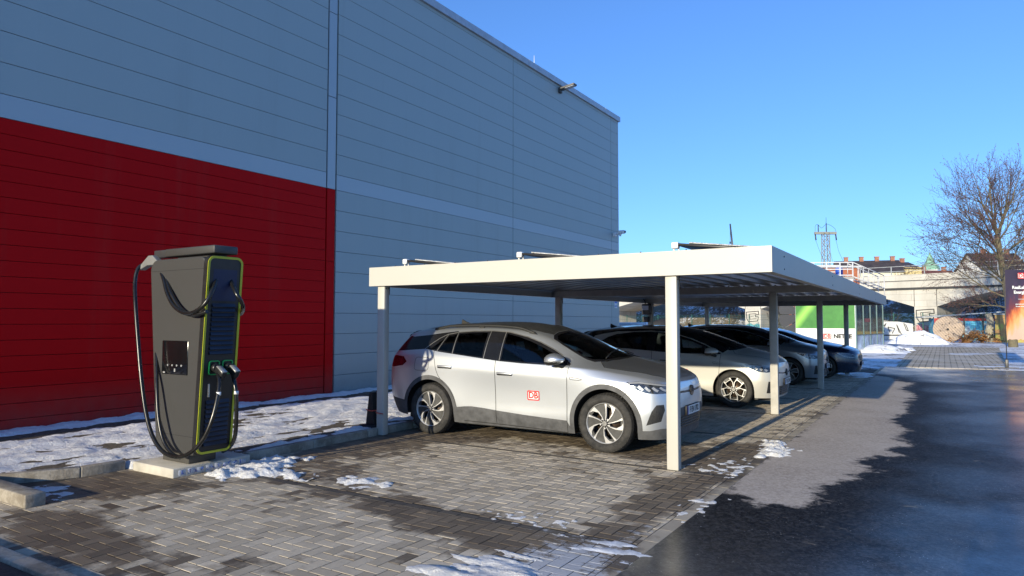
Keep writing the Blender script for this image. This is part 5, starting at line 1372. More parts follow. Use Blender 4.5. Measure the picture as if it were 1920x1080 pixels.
# ================================================================== CARS
CM = car_mats()
CM['paint'] = paint('silver paint', (.62, .645, .68), .85, .40, .28)
CM['hood'] = paint('silver bonnet', (.60, .62, .65), .95, .34, .7)  # same silver, set more metallic to darken the bonnet with the deck's reflection
suv, sh_ = make_car('suv', CM, 'F EN 1702')
suv.location = (-6.395, 7.86 + .925, 0); suv.rotation_euler = (0, 0, R(.6))
tag(suv, 'silver electric SUV with red door logo, parked nearest in the carport', 'car', 'cars parked in the carport')
H2 = dict(CM); H2['paint'] = paint('white paint', (.56, .545, .50), .35, .35, .3)
hb, _ = make_car('hatch', H2, 'F EN 2384')
hb.location = (-3.42 - 2.77, 13.32 + .89, 0)
tag(hb, 'pale cream electric hatchback with star wheels, second from the front', 'car', 'cars parked in the carport')
H3 = dict(CM); H3['paint'] = paint('silver blue paint', (.30, .33, .37), .7, .28, .3); H3['wheelstyle'] = 'block'
hc, _ = make_car('hatch', H3, 'F EN 2391')
hc.location = (-3.42 - 2.77, 18.85 + .89, 0)
tag(hc, 'grey silver electric hatchback with dark block wheels, third in the row', 'car', 'cars parked in the carport')
H4 = dict(CM); H4['paint'] = paint('dark blue paint', (.012, .028, .065), .5, .22, .2)
cc, _ = make_car('compact', H4, 'B AX 5120')
cc.location = (-2.98 - 2.67, 21.75 + .89, 0)
tag(cc, 'dark blue compact car with curved lights, farthest in the carport row', 'car', 'cars parked in the carport')

# ================================================================== BEHIND THE CARPORT
# display container with green top
ct = empty('display_container', (-3.9, 39.9, 0), R(-8.4), 'white and green display container with a glazed side and logo', 'container')
t = NT('green leaf print'); c = t.coord()
cn = t.mix(t.noise(2.0, 6, .7), (.012, .08, .02), (.07, .30, .05)); sep = t.node('ShaderNodeSeparateXYZ'); t.link(c, sep.inputs[0])
ray = t.math('ADD', t.math('MULTIPLY', sep.outputs['X'], 1.0), t.math('MULTIPLY', sep.outputs['Z'], -.75)); ray = t.math('ABSOLUTE', t.math('SUBTRACT', ray, -4.15))
cn = t.mix(t.ramp(ray, [(.0, .8), (.40, 0.0)]), cn, (.35, .72, .12)); t.set(color=cn, rough=.4); LEAF = t.m
m_ = MB(); m_.bbox((-3.05, 0, .12), (0, 6.0, 2.68), .02); m_.build('shell', WHITE, ct)
m_ = MB(); m_.box((-3.03, -.012, 1.28), (-.02, -.004, 2.66)); m_.build('green_print', LEAF, ct)
m_ = MB(); T = Matrix(((1, 0, 0, -1.22), (0, 0, 1, -.02), (0, 1, 0, .86), (0, 0, 0, 1))) @ Matrix.Rotation(math.pi, 4, 'X') if False else Matrix(((1, 0, 0, -1.25), (0, 0, -1, -.02), (0, 1, 0, .86), (0, 0, 0, 1)))
db_logo(lambda x, y, l: T @ Vector((x - .15, y, .004 + l * 4)), m_, .42, 0, 1); m_.build('logo', [CM['red'], CM['white']], ct)
m_ = MB(); add_text(m_, 'NETZE', .30, T @ Matrix.Translation((.62, 0, .006)), 0, .014, 1.0); m_.build('lettering', SEAM, ct)
m_ = MB(); add_text(m_, 'energ', .30, T @ Matrix.Translation((.10, -.42, .006)), 0, 0, 1.1); add_text(m_, 'Die neue', .07, T @ Matrix.Translation((-.15, -.28, .006)), 0, 0, 1.0); m_.build('small_lettering', simple('grey print', (.25, .25, .27), .5), ct)
GL = glass('container glass', (.6, .7, .72), .55, .03)
for k in range(4):
    m_ = MB(); m_.box((.008, .10 + k * 1.47, .95), (.02, 1.48 + k * 1.47, 2.60)); m_.build('window', simple('dark display glass', (.05, .08, .09), .06, 0, .6, 2), ct)
    m_ = MB(); m_.box((.008, .10 + k * 1.47, .20), (.018, 1.48 + k * 1.47, .92)); m_.build('lower_panel', simple('frosted print', (.45, .55, .68), .3, 0, .5, 2), ct)
m_ = MB()
for k in range(5): m_.box((.0, .02 + k * 1.47, .12), (.05, .09 + k * 1.47, 2.66))
m_.box((0, 0, .925), (.045, 6, .96)); m_.build('window_frames', simple('teal steel', (.10, .17, .18), .4, .3), ct)
m_ = MB()
for x_, y_ in ((-2.9, .15), (-.15, .15), (-2.9, 5.8), (-.15, 5.8)): m_.box((x_ - .1, y_ - .1, 0), (x_ + .1, y_ + .1, .12))
m_.build('feet', DARK, ct)
m_ = MB(); r_ = random.Random(8)
add_text(m_, 'INFO', .38, Matrix(((0, 0, 1, .024), (1, 0, 0, 2.4), (0, 1, 0, 1.75), (0, 0, 0, 1))), 0, .004, 1.0) if False else m_.box((.022, 1.7, 1.62), (.026, 3.1, 1.82))
m_.build('red_sticker', simple('faded red', (.30, .07, .06), .5, 0, .5, 8), ct)
# fan of dark solar petals
sf = empty('solar_flower', (-7.3, 47.5, 0), R(14), 'round fan of dark blue solar petals standing beside the container', 'solar collector')
m_ = MB(); m_.bbox((-.35, .1, 0), (.35, .8, 1.6), .05); m_.build('mast', WHITE, sf)
for k in range(12):
    a0, a1 = R(30 * k + 1), R(30 * k + 29); m_ = MB(); pts = [(.25 * math.cos(a0), 2.1 + .25 * math.sin(a0))]
    for q in range(7):
        a = a0 + (a1 - a0) * q / 6; rr = 1.86 - .12 * abs(q - 3) ** 2 / 9; pts.append((rr * math.cos(a), 2.1 + rr * math.sin(a)))
    pts.append((.25 * math.cos(a1), 2.1 + .25 * math.sin(a1))); m_.prism(pts, -.02 + .012 * (k % 2), .02 + .012 * (k % 2), 'y')
    m_.build('petal', simple('petal navy', (.004, .008, .022), .5, 0, .2) if k == 0 else bpy.data.materials['petal navy'], sf)

# white box trailer and cable reel beyond the parked cars
tr = empty('box_trailer', (-12.3, 29.8, 0), R(6), 'low white box trailer standing past the far corner of the warehouse', 'trailer')
m_ = MB(); m_.bbox((-.75, -1.1, .42), (.95, 1.1, 1.50), .08, 3); m_.build('box', WHITE, tr)
m_ = MB(); m_.bbox((-.78, -1.13, 1.46), (.98, 1.13, 1.60), .05, 3); m_.build('lid', simple('pale blue white', (.62, .66, .72), .3), tr)
for s_ in (-1, 1): m_ = MB(); m_.tube([(.1, s_ * 1.12, .30), (.1, s_ * 1.30, .30)], .30, 20); m_.build('wheel', CM['tyre'], tr)
m_ = MB(); m_.tube([(.98, -1.0, .35), (.98, -1.0, 1.62)], .02, 6); m_.tube([(-.78, -1.0, .35), (-.78, -1.0, 1.62)], .02, 6); m_.box((-.75, -.9, .3), (1.9, .9, .42)); m_.build('chassis', simple('steel frame', (.4, .42, .45), .4, .5), tr)
rl = empty('black_cable_reel', (-9.15, 25.6, 0), R(20), 'round black cable reel showing above the roof of the second car', 'cable reel')
for s_ in (-.25, .25):
    m_ = MB(); m_.lathe([(0, -.03), (.86, -.03), (.88, 0), (.86, .03), (0, .03)], 32, M=Matrix.Translation((0, s_, .88)) @ Matrix.Rotation(R(90), 4, 'X')); m_.build('flange', BLK, rl)
m_ = MB(); m_.tube([(0, -.24, .88), (0, .24, .88)], .5, 24); m_.build('drum_core', CAB, rl)

# ================================================================== VIADUCT
VD = Vector((-.955, .297, 0)); VO = Vector((-1.5, 77.0, 0)); VN = Vector((VD.y, -VD.x, 0))   # VN points away from the camera? checked below
if VN.y < 0: VN = -VN
VM = Matrix(((VD.x, VN.x, 0, VO.x), (VD.y, VN.y, 0, VO.y), (0, 0, 1, 0), (0, 0, 0, 1)))      # local: x along, y back, z up
t = NT('viaduct concrete'); c = t.coord()
br = t.node('ShaderNodeTexBrick', Scale=1.0); br.inputs['Brick Width'].default_value = 2.6; br.inputs['Row Height'].default_value = .62; br.inputs['Mortar Size'].default_value = .02; br.inputs['Color1'].default_value = (.56, .525, .46, 1); br.inputs['Color2'].default_value = (.51, .48, .42, 1); br.inputs['Mortar'].default_value = (.36, .33, .29, 1)
mpn = t.node('ShaderNodeMapping'); mpn.inputs['Rotation'].default_value = (R(90), 0, 0); t.link(c, mpn.inputs['Vector']); t.link(mpn.outputs[0], br.inputs['Vector'])
col = t.mix(t.ramp(t.noise(.5, 6, .7, stretch=(1, 1, .35)), [(.40, 0.0), (.7, .6)]), br.outputs['Color'], (.30, .28, .235)); t.set(color=col, rough=.9); t.bump(t.noise(12, 5), .3, .02); VCON = t.m
vd = empty('viaduct', VO, 0, 'pale concrete railway viaduct on haunched piers behind the yard', 'bridge')
def V_(mb, name, m, **k):
    return P_(mb, name, m, parent=k.pop('parent', vd), **k)
PS = [-21.5, 0.0, 18.2, 42.0, 66.0]
def arch_z(s):
    """underside of the girder: deep haunches at the piers"""
    best = min(PS, key=lambda p: abs(p - s)); d_ = abs(s - best); i = PS.index(best)
    half = min(abs(best - p) for p in PS if p != best) / 2
    d0 = .98
    if d_ < d0: return 3.10
    q = min(1, (d_ - d0) / (half - d0)); return 3.10 + 1.72 * (1 - (1 - q) ** 1.7)
m_ = MB(); S = np.arange(-34, 78, .5); top = [(float(s), 4.88) for s in S][::-1]; bot = [(float(s), arch_z(float(s))) for s in S]
n = len(bot)
vs = [VM @ Vector((s, y, z)) for y in (0.25, 7.5) for s, z in bot] + [VM @ Vector((s, y, 4.88)) for y in (.25, 7.5) for s, z in bot]
fs = []
for i in range(n - 1): fs += [(i, i + 1, n + i + 1, n + i), (2 * n + i, 3 * n + i, 3 * n + i + 1, 2 * n + i + 1), (i, 2 * n + i, 2 * n + i + 1, i + 1), (n + i, n + i + 1, 3 * n + i + 1, 3 * n + i)]
m_.add(vs, fs); V_(m_, 'girder', VCON)
m_ = MB(); m_.box((-34, .0, 4.98), (77.5, 7.8, 5.62), M=VM); V_(m_, 'deck_slab', VCON)
m_ = MB(); m_.box((-34, .06, 4.80), (77.5, 7.6, 4.98), M=VM); V_(m_, 'shadow_joint', simple('dark joint', (.05, .05, .05), .9), )
m_ = MB(); m_.box((-34, .10, 5.70), (77.5, .45, 6.28), M=VM); m_.box((-34, 7.4, 5.70), (77.5, 7.7, 6.28), M=VM); V_(m_, 'parapet', VCON); m_ = MB(); m_.box((-34, .13, 5.60), (77.5, .40, 5.72), M=VM); V_(m_, 'shadow_joint', bpy.data.materials['dark joint']); m_ = MB()
for s in (-.98, .98, 17.22, 19.18, -6, -11, 6, 12): m_.box((s - .025, .235, 3.1), (s + .025, .26, 4.80), M=VM)
V_(m_, 'formwork_joint', bpy.data.materials['dark joint'])
m_ = MB()
for s in np.arange(-33, 76, 3.0): m_.box((s - .04, .2, 6.28), (s + .04, .28, 7.15), M=VM)
for z_ in (6.62, 7.10): m_.box((-33.04, .22, z_), (75.1, .26, z_ + .05), M=VM)
V_(m_, 'railing', simple('railing grey', (.35, .36, .36), .5, .3))
GRA = simple('graffiti black', (.03, .03, .03), .7); PINK = simple('graffiti pink', (.50, .22, .25), .8, 0, .5, 3); WHG = simple('graffiti white', (.62, .61, .58), .8); TEAL = simple('graffiti teal', (.10, .30, .32), .8, 0, .4, 3)
def scrawl(mb, pts, wd, M, mi=0):
    for i in range(len(pts) - 1):
        a, b = Vector(pts[i]), Vector(pts[i + 1]); d_ = (b - a); 
        if d_.length < 1e-6: continue
        d_.normalize(); nn = Vector((-d_.y, d_.x)) * wd / 2; a = a - d_ * wd * .3; b = b + d_ * wd * .3
        mb.add([M @ Vector((q.x, q.y, .004 * (i % 3))) for q in (a - nn, b - nn, b + nn, a + nn)], [(0, 1, 2, 3)], mi)
for k, s in enumerate(PS):
    m_ = MB(); m_.box((s - .98, .22, -.2), (s + .98, 7.0, 3.12), M=VM); pier = V_(m_, 'pier', VCON)
    if k in (1, 2):
        # local frame on the pier face: x to the viewer's right, y up
        T = VM @ Matrix(((-1, 0, 0, s), (0, 0, -1, .205), (0, 1, 0, 0), (0, 0, 0, 1)))
        m_ = MB()
        E_ = [(-.82, 2.75), (.72, 2.85), (.74, 2.45), (.30, 2.42), (.35, 2.2), (.70, 2.2), (.62, 1.72), (-.55, 1.62), (-.78, 2.0), (-.82, 2.75)]
        scrawl(m_, E_, .09, T); scrawl(m_, [(-.45, 2.52), (.45, 2.58)], .06, T); scrawl(m_, [(-.45, 2.52), (-.35, 1.92), (.45, 2.0)], .06, T); scrawl(m_, [(-.30, 2.25), (.10, 2.28)], .06, T)
        P_(m_, 'graffiti_outline', GRA, parent=pier)
        m_ = MB(); m_.add([T @ Vector((*p, .002)) for p in ((-.85, .35), (.85, .3), (.88, 1.3), (.5, 1.42), (.1, 1.25), (-.3, 1.45), (-.85, 1.3))], [list(range(7))])
        gp_ = P_(m_, 'graffiti_fill', PINK if k == 1 else TEAL, parent=pier)
        m_ = MB(); scrawl(m_, [(-.7, 1.2), (-.5, .5), (-.2, 1.1), (-.05, .5)], .06, T @ Matrix.Translation((0, 0, .01))); scrawl(m_, [(.1, 1.1), (.5, 1.15), (.65, .8), (.4, .5), (.1, .6), (.1, 1.1)], .06, T @ Matrix.Translation((0, 0, .01)))
        P_(m_, 'graffiti_lines', GRA if k == 2 else simple('graffiti red', (.35, .06, .08), .8), parent=pier)

# ---- embankment behind the viaduct
EMB = NT('embankment'); c = EMB.coord(); n1 = EMB.noise(.28, 7, .72); n2 = EMB.noise(2.6, 7, .75)
bc = EMB.mix(EMB.noise(1.2, 6, .7), (.07, .055, .035), (.30, .21, .12)); sn = EMB.ramp(EMB.math('ADD', EMB.math('MULTIPLY', n1, .45), EMB.math('MULTIPLY', n2, .55)), [(.51, 0.0), (.56, 1.0)])
EMB.set(color=EMB.mix(sn, bc, (.70, .72, .76)), rough=.95); EMB.bump(n2, .9, .25); EMB = EMB.m
me = grid_mesh(np.arange(-36, 90, 1.0), np.arange(3, 60, 1.0), lambda x, y: 0, 'hill')
for v in me.vertices:
    x, y = v.co.x, v.co.y; q = max(0, min(1, (y - 4) / 15)); z = 5.3 * (q * q * (3 - 2 * q)) + .5 * fbm(x * .2, y * .3, 1, 4) * q - .1
    v.co = VM @ Vector((x, y, z))
me.update(); tag(link_mesh('hill', me, EMB), kind='structure')

# ---- trees and shrubs
BARK = NT('bark'); BARK.set(color=BARK.mix(BARK.noise(7, 6, .7), (.06, .05, .03), (.22, .19, .12)), rough=.9); BARK.bump(BARK.noise(25, 5), .8, .03); BARK = BARK.m
TWIG = simple('twigs', (.075, .052, .045), .85, 0, .4, 3); BUD = simple('catkins', (.13, .055, .045), .8, 0, .4, 3)
def grow(base, heading, length, rad, depth, rnd, out, tips, gnarl=.25, up=.15, spread=38, kids=(3, 5), minr=.006, droop=0.0, lenk=.62):
    segs = max(3, int(4 + depth)); p = base.copy(); d = heading.normalized(); pts = [p.copy()]; rs = [rad]; step = length / segs
    for k in range(segs):
        d = (d + Vector((rnd.gauss(0, gnarl), rnd.gauss(0, gnarl), rnd.gauss(0, gnarl))) * .35 + Vector((0, 0, up - droop))).normalized()
        p = p + d * step; pts.append(p.copy()); rs.append(rad * (1 - .62 * (k + 1) / segs))
    out.setdefault(depth, []).append((pts, rs))
    if depth == 0: tips.append(p); tips += pts[1:]; return
    n = rnd.randint(*kids)
    for k in range(n):
        t_ = .28 + .72 * (k + rnd.random()) / n; i = min(segs - 1, int(t_ * segs)); f_ = t_ * segs - i
        q = pts[i].lerp(pts[min(i + 1, segs)], min(1, f_)); dd = (pts[min(i + 1, segs)] - pts[i]).normalized()
        ax = dd.orthogonal().normalized(); ax.rotate(Matrix.Rotation(rnd.random() * 2 * math.pi, 3, dd)); nd = dd.copy(); nd.rotate(Matrix.Rotation(R(rnd.gauss(spread, 9)), 3, ax))
        grow(q, nd, length * lenk * rnd.uniform(.75, 1.15), max(minr, rs[i] * .62), depth - 1, rnd, out, tips, gnarl, up * .8, spread, kids, minr, droop, lenk)
    grow(p, d, length * lenk, max(minr, rs[-1]), depth - 1, rnd, out, tips, gnarl, up, spread, kids, minr, droop, lenk)
rnd = random.Random(21)
tree = empty('bare_tree', (3.75, 55.6, 0), 0, 'large bare alder with a leaning trunk and reddish twigs', 'tree')
out = {}; tips = []
trunk = spline([Vector(p) - Vector((3.75, 55.6, 0)) for p in ((3.85, 55.7, -.2), (3.75, 55.6, 1.8), (3.60, 55.4, 3.6), (3.32, 55.1, 5.6), (3.12, 54.9, 7.4))], 5)
tm = MB(); tm.tube(trunk, [.29 - .13 * k / (len(trunk) - 1) for k in range(len(trunk))], 10)
top_ = trunk[-1]
for k in range(5):
    a = 2 * math.pi * k / 5 + .4; hd = Vector((math.cos(a) * .55, math.sin(a) * .55, 1.0 if k else 1.3)); grow(top_, hd, 2.7, .085, 3, rnd, out, tips, .26, .10, 36, (4, 5), .0085)
camr = Vector((.846, .533, 0))
for (i, sgn, ln, z_, el) in ((11, -1, 3.3, 0, .55), (13, 1, 2.6, 0, .6), (15, -1, 3.2, 0, .75), (16, 1, 2.8, 0, .7), (9, -1, 3.4, 0, .22), (12, -1, 2.5, 0, .1), (14, -.3, 2.6, 0, .5), (7, -1, 2.2, 0, .10), (17, -.6, 2.8, 0, .8), (18, .7, 2.6, 0, .8), (10, .8, 2.4, 0, .3), (18, -.9, 3.0, 0, .55), (15, -1, 3.5, 0, .45), (12, -1, 3.5, 0, .35), (17, -.8, 3.3, 0, .65), (18, .2, 3.0, 0, .9), (16, .9, 3.2, 0, .5)):
    i = min(i, len(trunk) - 1); hd = camr * sgn + Vector((rnd.uniform(-.4, .4), rnd.uniform(-.6, .6), el)); grow(trunk[i], hd, ln, .065, 3, rnd, out, tips, .24, .04, 36, (4, 6), .0085)
def emit(root, out, tips, thick=1.0):
    b = MB(); tw = MB()
    for dp, L in out.items():
        for pts, rs in L: (b if dp >= 2 else tw).tube(pts, [r * thick for r in rs], 6 if dp >= 2 else 3, cap=False)
    b.build('limbs', BARK, root, recalc=False); tw.build('twigs', TWIG, root, recalc=False)
tm.build('trunk', BARK, tree, recalc=False); emit(tree, out, tips)
bu = MB(); rb = random.Random(2)
for p in tips:
    if rb.random() < .5:
        s_ = rb.uniform(.025, .055); q = p + Vector((rb.uniform(-.06, .06), rb.uniform(-.06, .06), rb.uniform(-.08, .03))); a = Vector((rb.uniform(-1, 1), rb.uniform(-1, 1), rb.uniform(-1, 1))).normalized() * s_; b_ = a.orthogonal().normalized() * s_ * .6
        bu.add([q - a, q + b_, q + a, q - b_], [(0, 1, 2, 3)])
bu.build('catkins', BUD, tree, recalc=False)
# second thinner tree behind
t2 = empty('young_tree', at(1908, 612, 62) * 1.0, 0, 'slimmer bare tree behind the banner, right of the large alder', 'tree'); t2.location.z = 0
out = {}; tips = []; grow(Vector((0, 0, 0)), Vector((0, 0, 1)), 6.0, .12, 3, rnd, out, tips, .12, .12, 40, (5, 7), .008); emit(t2, out, tips)
# saplings on the embankment: three kinds, many copies
protos = []
for k in range(4):
    e = empty('bare_sapling', (0, 0, 0), 0); out = {}; tips = []
    for q in range(3 + k): grow(Vector((rnd.uniform(-.3, .3), rnd.uniform(-.3, .3), 0)), Vector((rnd.uniform(-.35, .35), rnd.uniform(-.35, .35), 1)), 1.25 + .25 * k, .028, 2, rnd, out, tips, .2, .08, 32, (3, 4), .012)
    sb = MB()
    for L in out.values():
        for pts, rs in L: sb.tube(pts, rs, 3, cap=False)
    sb.build('branches', TWIG, e, recalc=False); protos.append(e)
def local_v(s, y): return VM @ Vector((s, y, 0))
for k in range(64):
    e = protos[k] if k < 4 else copy_tree(protos[k % 4])
    s = rnd.uniform(-22, 30); yv = rnd.uniform(1.5, 17); q = max(0, min(1, (yv - 4) / 15)); e.location = local_v(s, yv) + Vector((0, 0, 5.3 * q * q * (3 - 2 * q) - .15)); e.rotation_euler = (0, 0, rnd.uniform(0, 6.28)); sc = rnd.uniform(.7, 1.35); e.scale = (sc, sc, sc)
    tag(e, 'bare brown sapling growing on the snowy embankment behind the viaduct', 'sapling', 'saplings on the embankment')
# green dense evergreen behind the viaduct piers
def bush(name, loc, rad, n, m, lbl, cat, seed, leaf=.10, flat=.75, stems=True):
    r_ = random.Random(seed); e = empty(name, loc, 0, lbl, cat); b = MB()
    cl = [(Vector((r_.gauss(0, .45) * rad, r_.gauss(0, .45) * rad, abs(r_.gauss(.45, .3)) * rad * flat)), r_.uniform(.25, .5) * rad) for _ in range(9)]
    for k in range(n):
        c_, s_ = r_.choice(cl); p = c_ + Vector((r_.gauss(0, .5), r_.gauss(0, .5), r_.gauss(0, .42))) * s_
        if p.z < 0: continue
        a = Vector((r_.uniform(-1, 1), r_.uniform(-1, 1), r_.uniform(-1, 1))).normalized() * leaf * r_.uniform(.6, 1.3); b_ = a.orthogonal().normalized() * leaf * .5
        b.add([p - a, p + b_, p + a, p - b_], [(0, 1, 2, 3)])
    b.build('foliage', m, e, recalc=False)
    if stems:
        s = MB()
        for k in range(10): d_ = Vector((r_.uniform(-.7, .7), r_.uniform(-.7, .7), 1)); s.tube([Vector((0, 0, -.05)), d_ * rad * .4, d_ * rad * .8 + Vector((0, 0, -.05))], [.03, .02, .008], 4)
        s.build('stems', TWIG, e, recalc=False)
    return e
DGRN = simple('dark evergreen', (.018, .03, .016), .8, 0, .6, 2); OCHRE = simple('dry ochre leaves', (.26, .12, .035), .8, 0, .5, 3); OLIVE = simple('winter olive', (.05, .055, .028), .85, 0, .5, 2)
for k, (u, v, dpt, rd_, s_) in enumerate(((1672, 606, 88, 3.0, 31), (1690, 590, 92, 2.6, 32), (1790, 585, 90, 3.0, 33), (1845, 583, 92, 2.8, 34), (1640, 612, 90, 1.8, 35), (1655, 585, 94, 2.4, 36), (1880, 590, 88, 2.4, 37))):
    p = at(u, v, dpt); p.z = max(0, p.z - rd_ * .7)
    bush('evergreen_bush', p, rd_, 1500, DGRN if k % 2 == 0 else OLIVE, 'dark winter bush on the embankment seen under the viaduct', 'bush', s_, .13); 
for o_ in [o for o in bpy.data.objects if o.name.startswith('evergreen_bush')]: o_['group'] = 'dark bushes on the embankment'
p = at(1842, 645, 54); p.z = 0; bush('dry_shrub', p, 1.15, 900, OCHRE, 'heap of dry ochre leaves and twigs between cable drum and brick pier', 'shrub', 41, .085, .8)
p = at(1808, 645, 53.5); p.z = 0; bush('dry_shrub', p, .8, 450, OCHRE, 'low dry reddish shrub right beside the wooden cable drum', 'shrub', 42, .08, .7)
p = at(1860, 645, 56); p.z = 0; bush('dry_shrub', p, .9, 420, OLIVE, 'dark olive shrub behind the dry leaf heap', 'shrub', 43, .09, 1.2)

# ---- green mesh fence along the foot of the embankment
fn = empty('mesh_fence', VM @ Vector((0, -3.5, 0)), 0, 'dark green wire mesh fence running below the viaduct', 'fence'); FG = simple('fence green', (.02, .10, .075), .5)
m_ = MB()
for s in np.arange(-26, 62, 2.5): m_.box((s - .03, -3.53, 0), (s + .03, -3.47, 2.5), M=VM)
P_(m_, 'fence_posts', FG, parent=fn)
m_ = MB()
for z_ in np.arange(.1, 2.45, .2): m_.box((-26, -3.505, z_), (61.5, -3.495, z_ + .012), M=VM)
for s in np.arange(-26, 61.5, .15): m_.box((s, -3.503, .08), (s + .008, -3.497, 2.45), M=VM)
P_(m_, 'wire_mesh', FG, parent=fn)

# ---- graffiti walls, shed roof, brick pier
gw = empty('graffiti_wall', at(1675, 620, 62), 0, 'low whitish concrete wall covered in dark scribbled graffiti', 'wall'); gw.location.z = 0
a, b = at(1640, 620, 62), at(1712, 620, 62); a.z = b.z = 0; d_ = (b - a).normalized(); nn = Vector((d_.y, -d_.x, 0)); GM = Matrix(((d_.x, 0, nn.x, a.x), (d_.y, 0, nn.y, a.y), (0, 1, 0, 0), (0, 0, 0, 1))); L_ = (b - a).length
m_ = MB(); m_.prism([(-6, .05), (L_, .05), (L_, 1.45), (L_ * .6, 1.65), (-6, 1.68)], -.25, 0, 'z', M=GM); P_(m_, 'wall_slab', WHG, parent=gw)
m_ = MB(); r_ = random.Random(6)
for k in range(9):
    x_ = -3 + k * .72; pts = [(x_ + r_.uniform(-.2, .6), r_.uniform(.5, 1.5)) for _ in range(4)]; scrawl(m_, pts, .07, GM @ Matrix.Translation((0, 0, .006)))
scrawl(m_, [(-6, .42), (L_, .42)], .10, GM @ Matrix.Translation((0, 0, .02))); P_(m_, 'graffiti', GRA, parent=gw)
bw = empty('painted_shed', at(1805, 620, 62), 0, 'long low shed painted bright blue and red with a flat pale roof', 'shed'); bw.location.z = 0
a, b = at(1752, 620, 61), at(1880, 620, 59); a.z = b.z = 0; d_ = (b - a).normalized(); nn = Vector((d_.y, -d_.x, 0)); SM = Matrix(((d_.x, 0, nn.x, a.x), (d_.y, 0, nn.y, a.y), (0, 1, 0, 0), (0, 0, 0, 1))); L_ = (b - a).length
t = NT('blue mural'); vv = t.noise(.9, 5, .6); t.set(color=t.ramp(vv, [(.38, (.03, .10, .30)), (.48, (.10, .42, .62)), (.56, (.16, .55, .68)), (.64, (.5, .55, .55)), (.72, (.05, .07, .2))]), rough=.8); MUR = t.m
m_ = MB(); m_.box((0, 0, -3.0), (L_, 1.95, 0), M=SM); P_(m_, 'wall', MUR, parent=bw)
m_ = MB(); m_.box((.0, 1.72, .004), (L_, 1.95, .02), M=SM); m_.box((0, .9, .004), (.5, 1.72, .02), M=SM); P_(m_, 'red_band', simple('mural red', (.42, .05, .04), .7, 0, .3, 2), parent=bw)
m_ = MB(); T = SM @ Matrix.Translation((-1.0, 2.0, 0)) @ Matrix.Rotation(R(4.2), 4, 'Z'); m_.box((0, 0, -3.4), (L_ + 1.6, .10, .5), M=T); P_(m_, 'roof', simple('felt roof', (.30, .33, .36), .7, 0, .3, 2), parent=bw)
for x_ in (2.2, 3.6): m_ = MB(); m_.box((x_, 0, .02), (x_ + .10, 1.95, .12), M=SM); P_(m_, 'roof_post', DARK, parent=bw)
t = NT('painted brick'); c = t.coord(); br = t.node('ShaderNodeTexBrick', Scale=4.0); br.inputs['Color1'].default_value = (.42, .16, .05, 1); br.inputs['Color2'].default_value = (.50, .30, .06, 1); br.inputs['Mortar'].default_value = (.35, .30, .2, 1); br.inputs['Mortar Size'].default_value = .03
mpn = t.node('ShaderNodeMapping'); mpn.inputs['Rotation'].default_value = (R(90), 0, 0); t.link(c, mpn.inputs['Vector']); t.link(mpn.outputs[0], br.inputs['Vector']); t.set(color=t.mix(t.ramp(t.noise(1.6, 5), [(.5, 0.0), (.62, .8)]), br.outputs['Color'], (.40, .42, .10)), rough=.9); BRK = t.m
bp = empty('brick_pier', at(1885, 645, 54), 0, 'orange brick pier with yellow paint behind the banner pole', 'pier'); bp.location.z = 0
a = at(1877, 645, 54); a.z = 0; BMx = Matrix.Translation(a) @ Matrix.Rotation(YAW, 4, 'Z')
m_ = MB(); m_.box((0, 0, -.1), (.62, .6, 2.20), M=BMx); m_.box((.62, .1, -.1), (6.5, .5, .75), M=BMx); P_(m_, 'brickwork', BRK, parent=bp)
m_ = MB(); m_.box((-.06, -.06, 2.20), (.70, .66, 2.30), M=BMx); P_(m_, 'coping', simple('coping', (.4, .39, .36), .8), parent=bp)
st_ = empty('tree_stump', at(1857, 645, 56), 0, 'pale cut tree stem standing left of the brick pier', 'stump'); st_.location.z = 0
m_ = MB(); m_.tube(spline([(0, 0, -.1), (-.05, 0, .8), (.05, 0, 1.6), (-.12, 0, 2.3)], 4), [.34, .33, .32, .31, .30, .29, .28, .27, .27, .26, .26, .25, .25], 10); m_.build('trunk', simple('pale bark', (.34, .30, .22), .9, 0, .4, 5, bump=.6), st_)

# ---- wooden cable drum
wd = empty('wooden_cable_drum', at(1778, 641, 55), R(-7), 'large wooden cable drum standing on edge behind the snow heap', 'cable drum'); wd.location.z = 0
t = NT('weathered planks'); c = t.coord(); wv_ = t.node('ShaderNodeTexWave', Scale=1.9); wv_.bands_direction = 'X'; mpn = t.node('ShaderNodeMapping'); mpn.inputs['Rotation'].default_value = (0, R(38), 0); t.link(c, mpn.inputs['Vector']); t.link(mpn.outputs[0], wv_.inputs['Vector'])
col = t.mix(t.ramp(wv_.outputs['Fac'], [(.0, 1.0), (.06, 0.0)]), t.mix(t.noise(6, 6, .7, stretch=(1, 1, 4)), (.30, .22, .16), (.52, .42, .33)), (.10, .07, .05)); t.set(color=col, rough=.85); WOOD = t.m
for s_ in (0, .95):
    m_ = MB(); m_.lathe([(0, -.05), (1.03, -.05), (1.05, 0), (1.03, .05), (0, .05)], 40, M=Matrix.Translation((0, s_, 1.03)) @ Matrix.Rotation(R(90), 4, 'X')); fo = m_.build('flange', WOOD, wd, sharp=40)
    if s_ == 0:
        m_ = MB()
        for k in range(6): a = R(60 * k + 15); m_.tube([(.52 * math.cos(a), -.055, 1.03 + .52 * math.sin(a)), (.52 * math.cos(a), -.075, 1.03 + .52 * math.sin(a))], .045, 8)
        m_.tube([(0, -.052, 1.03), (0, -.07, 1.03)], .10, 10); m_.build('bolts', SEAM, fo)
m_ = MB(); m_.tube([(0, .05, 1.03), (0, .9, 1.03)], .55, 24); m_.build('drum_core', WOOD, wd)

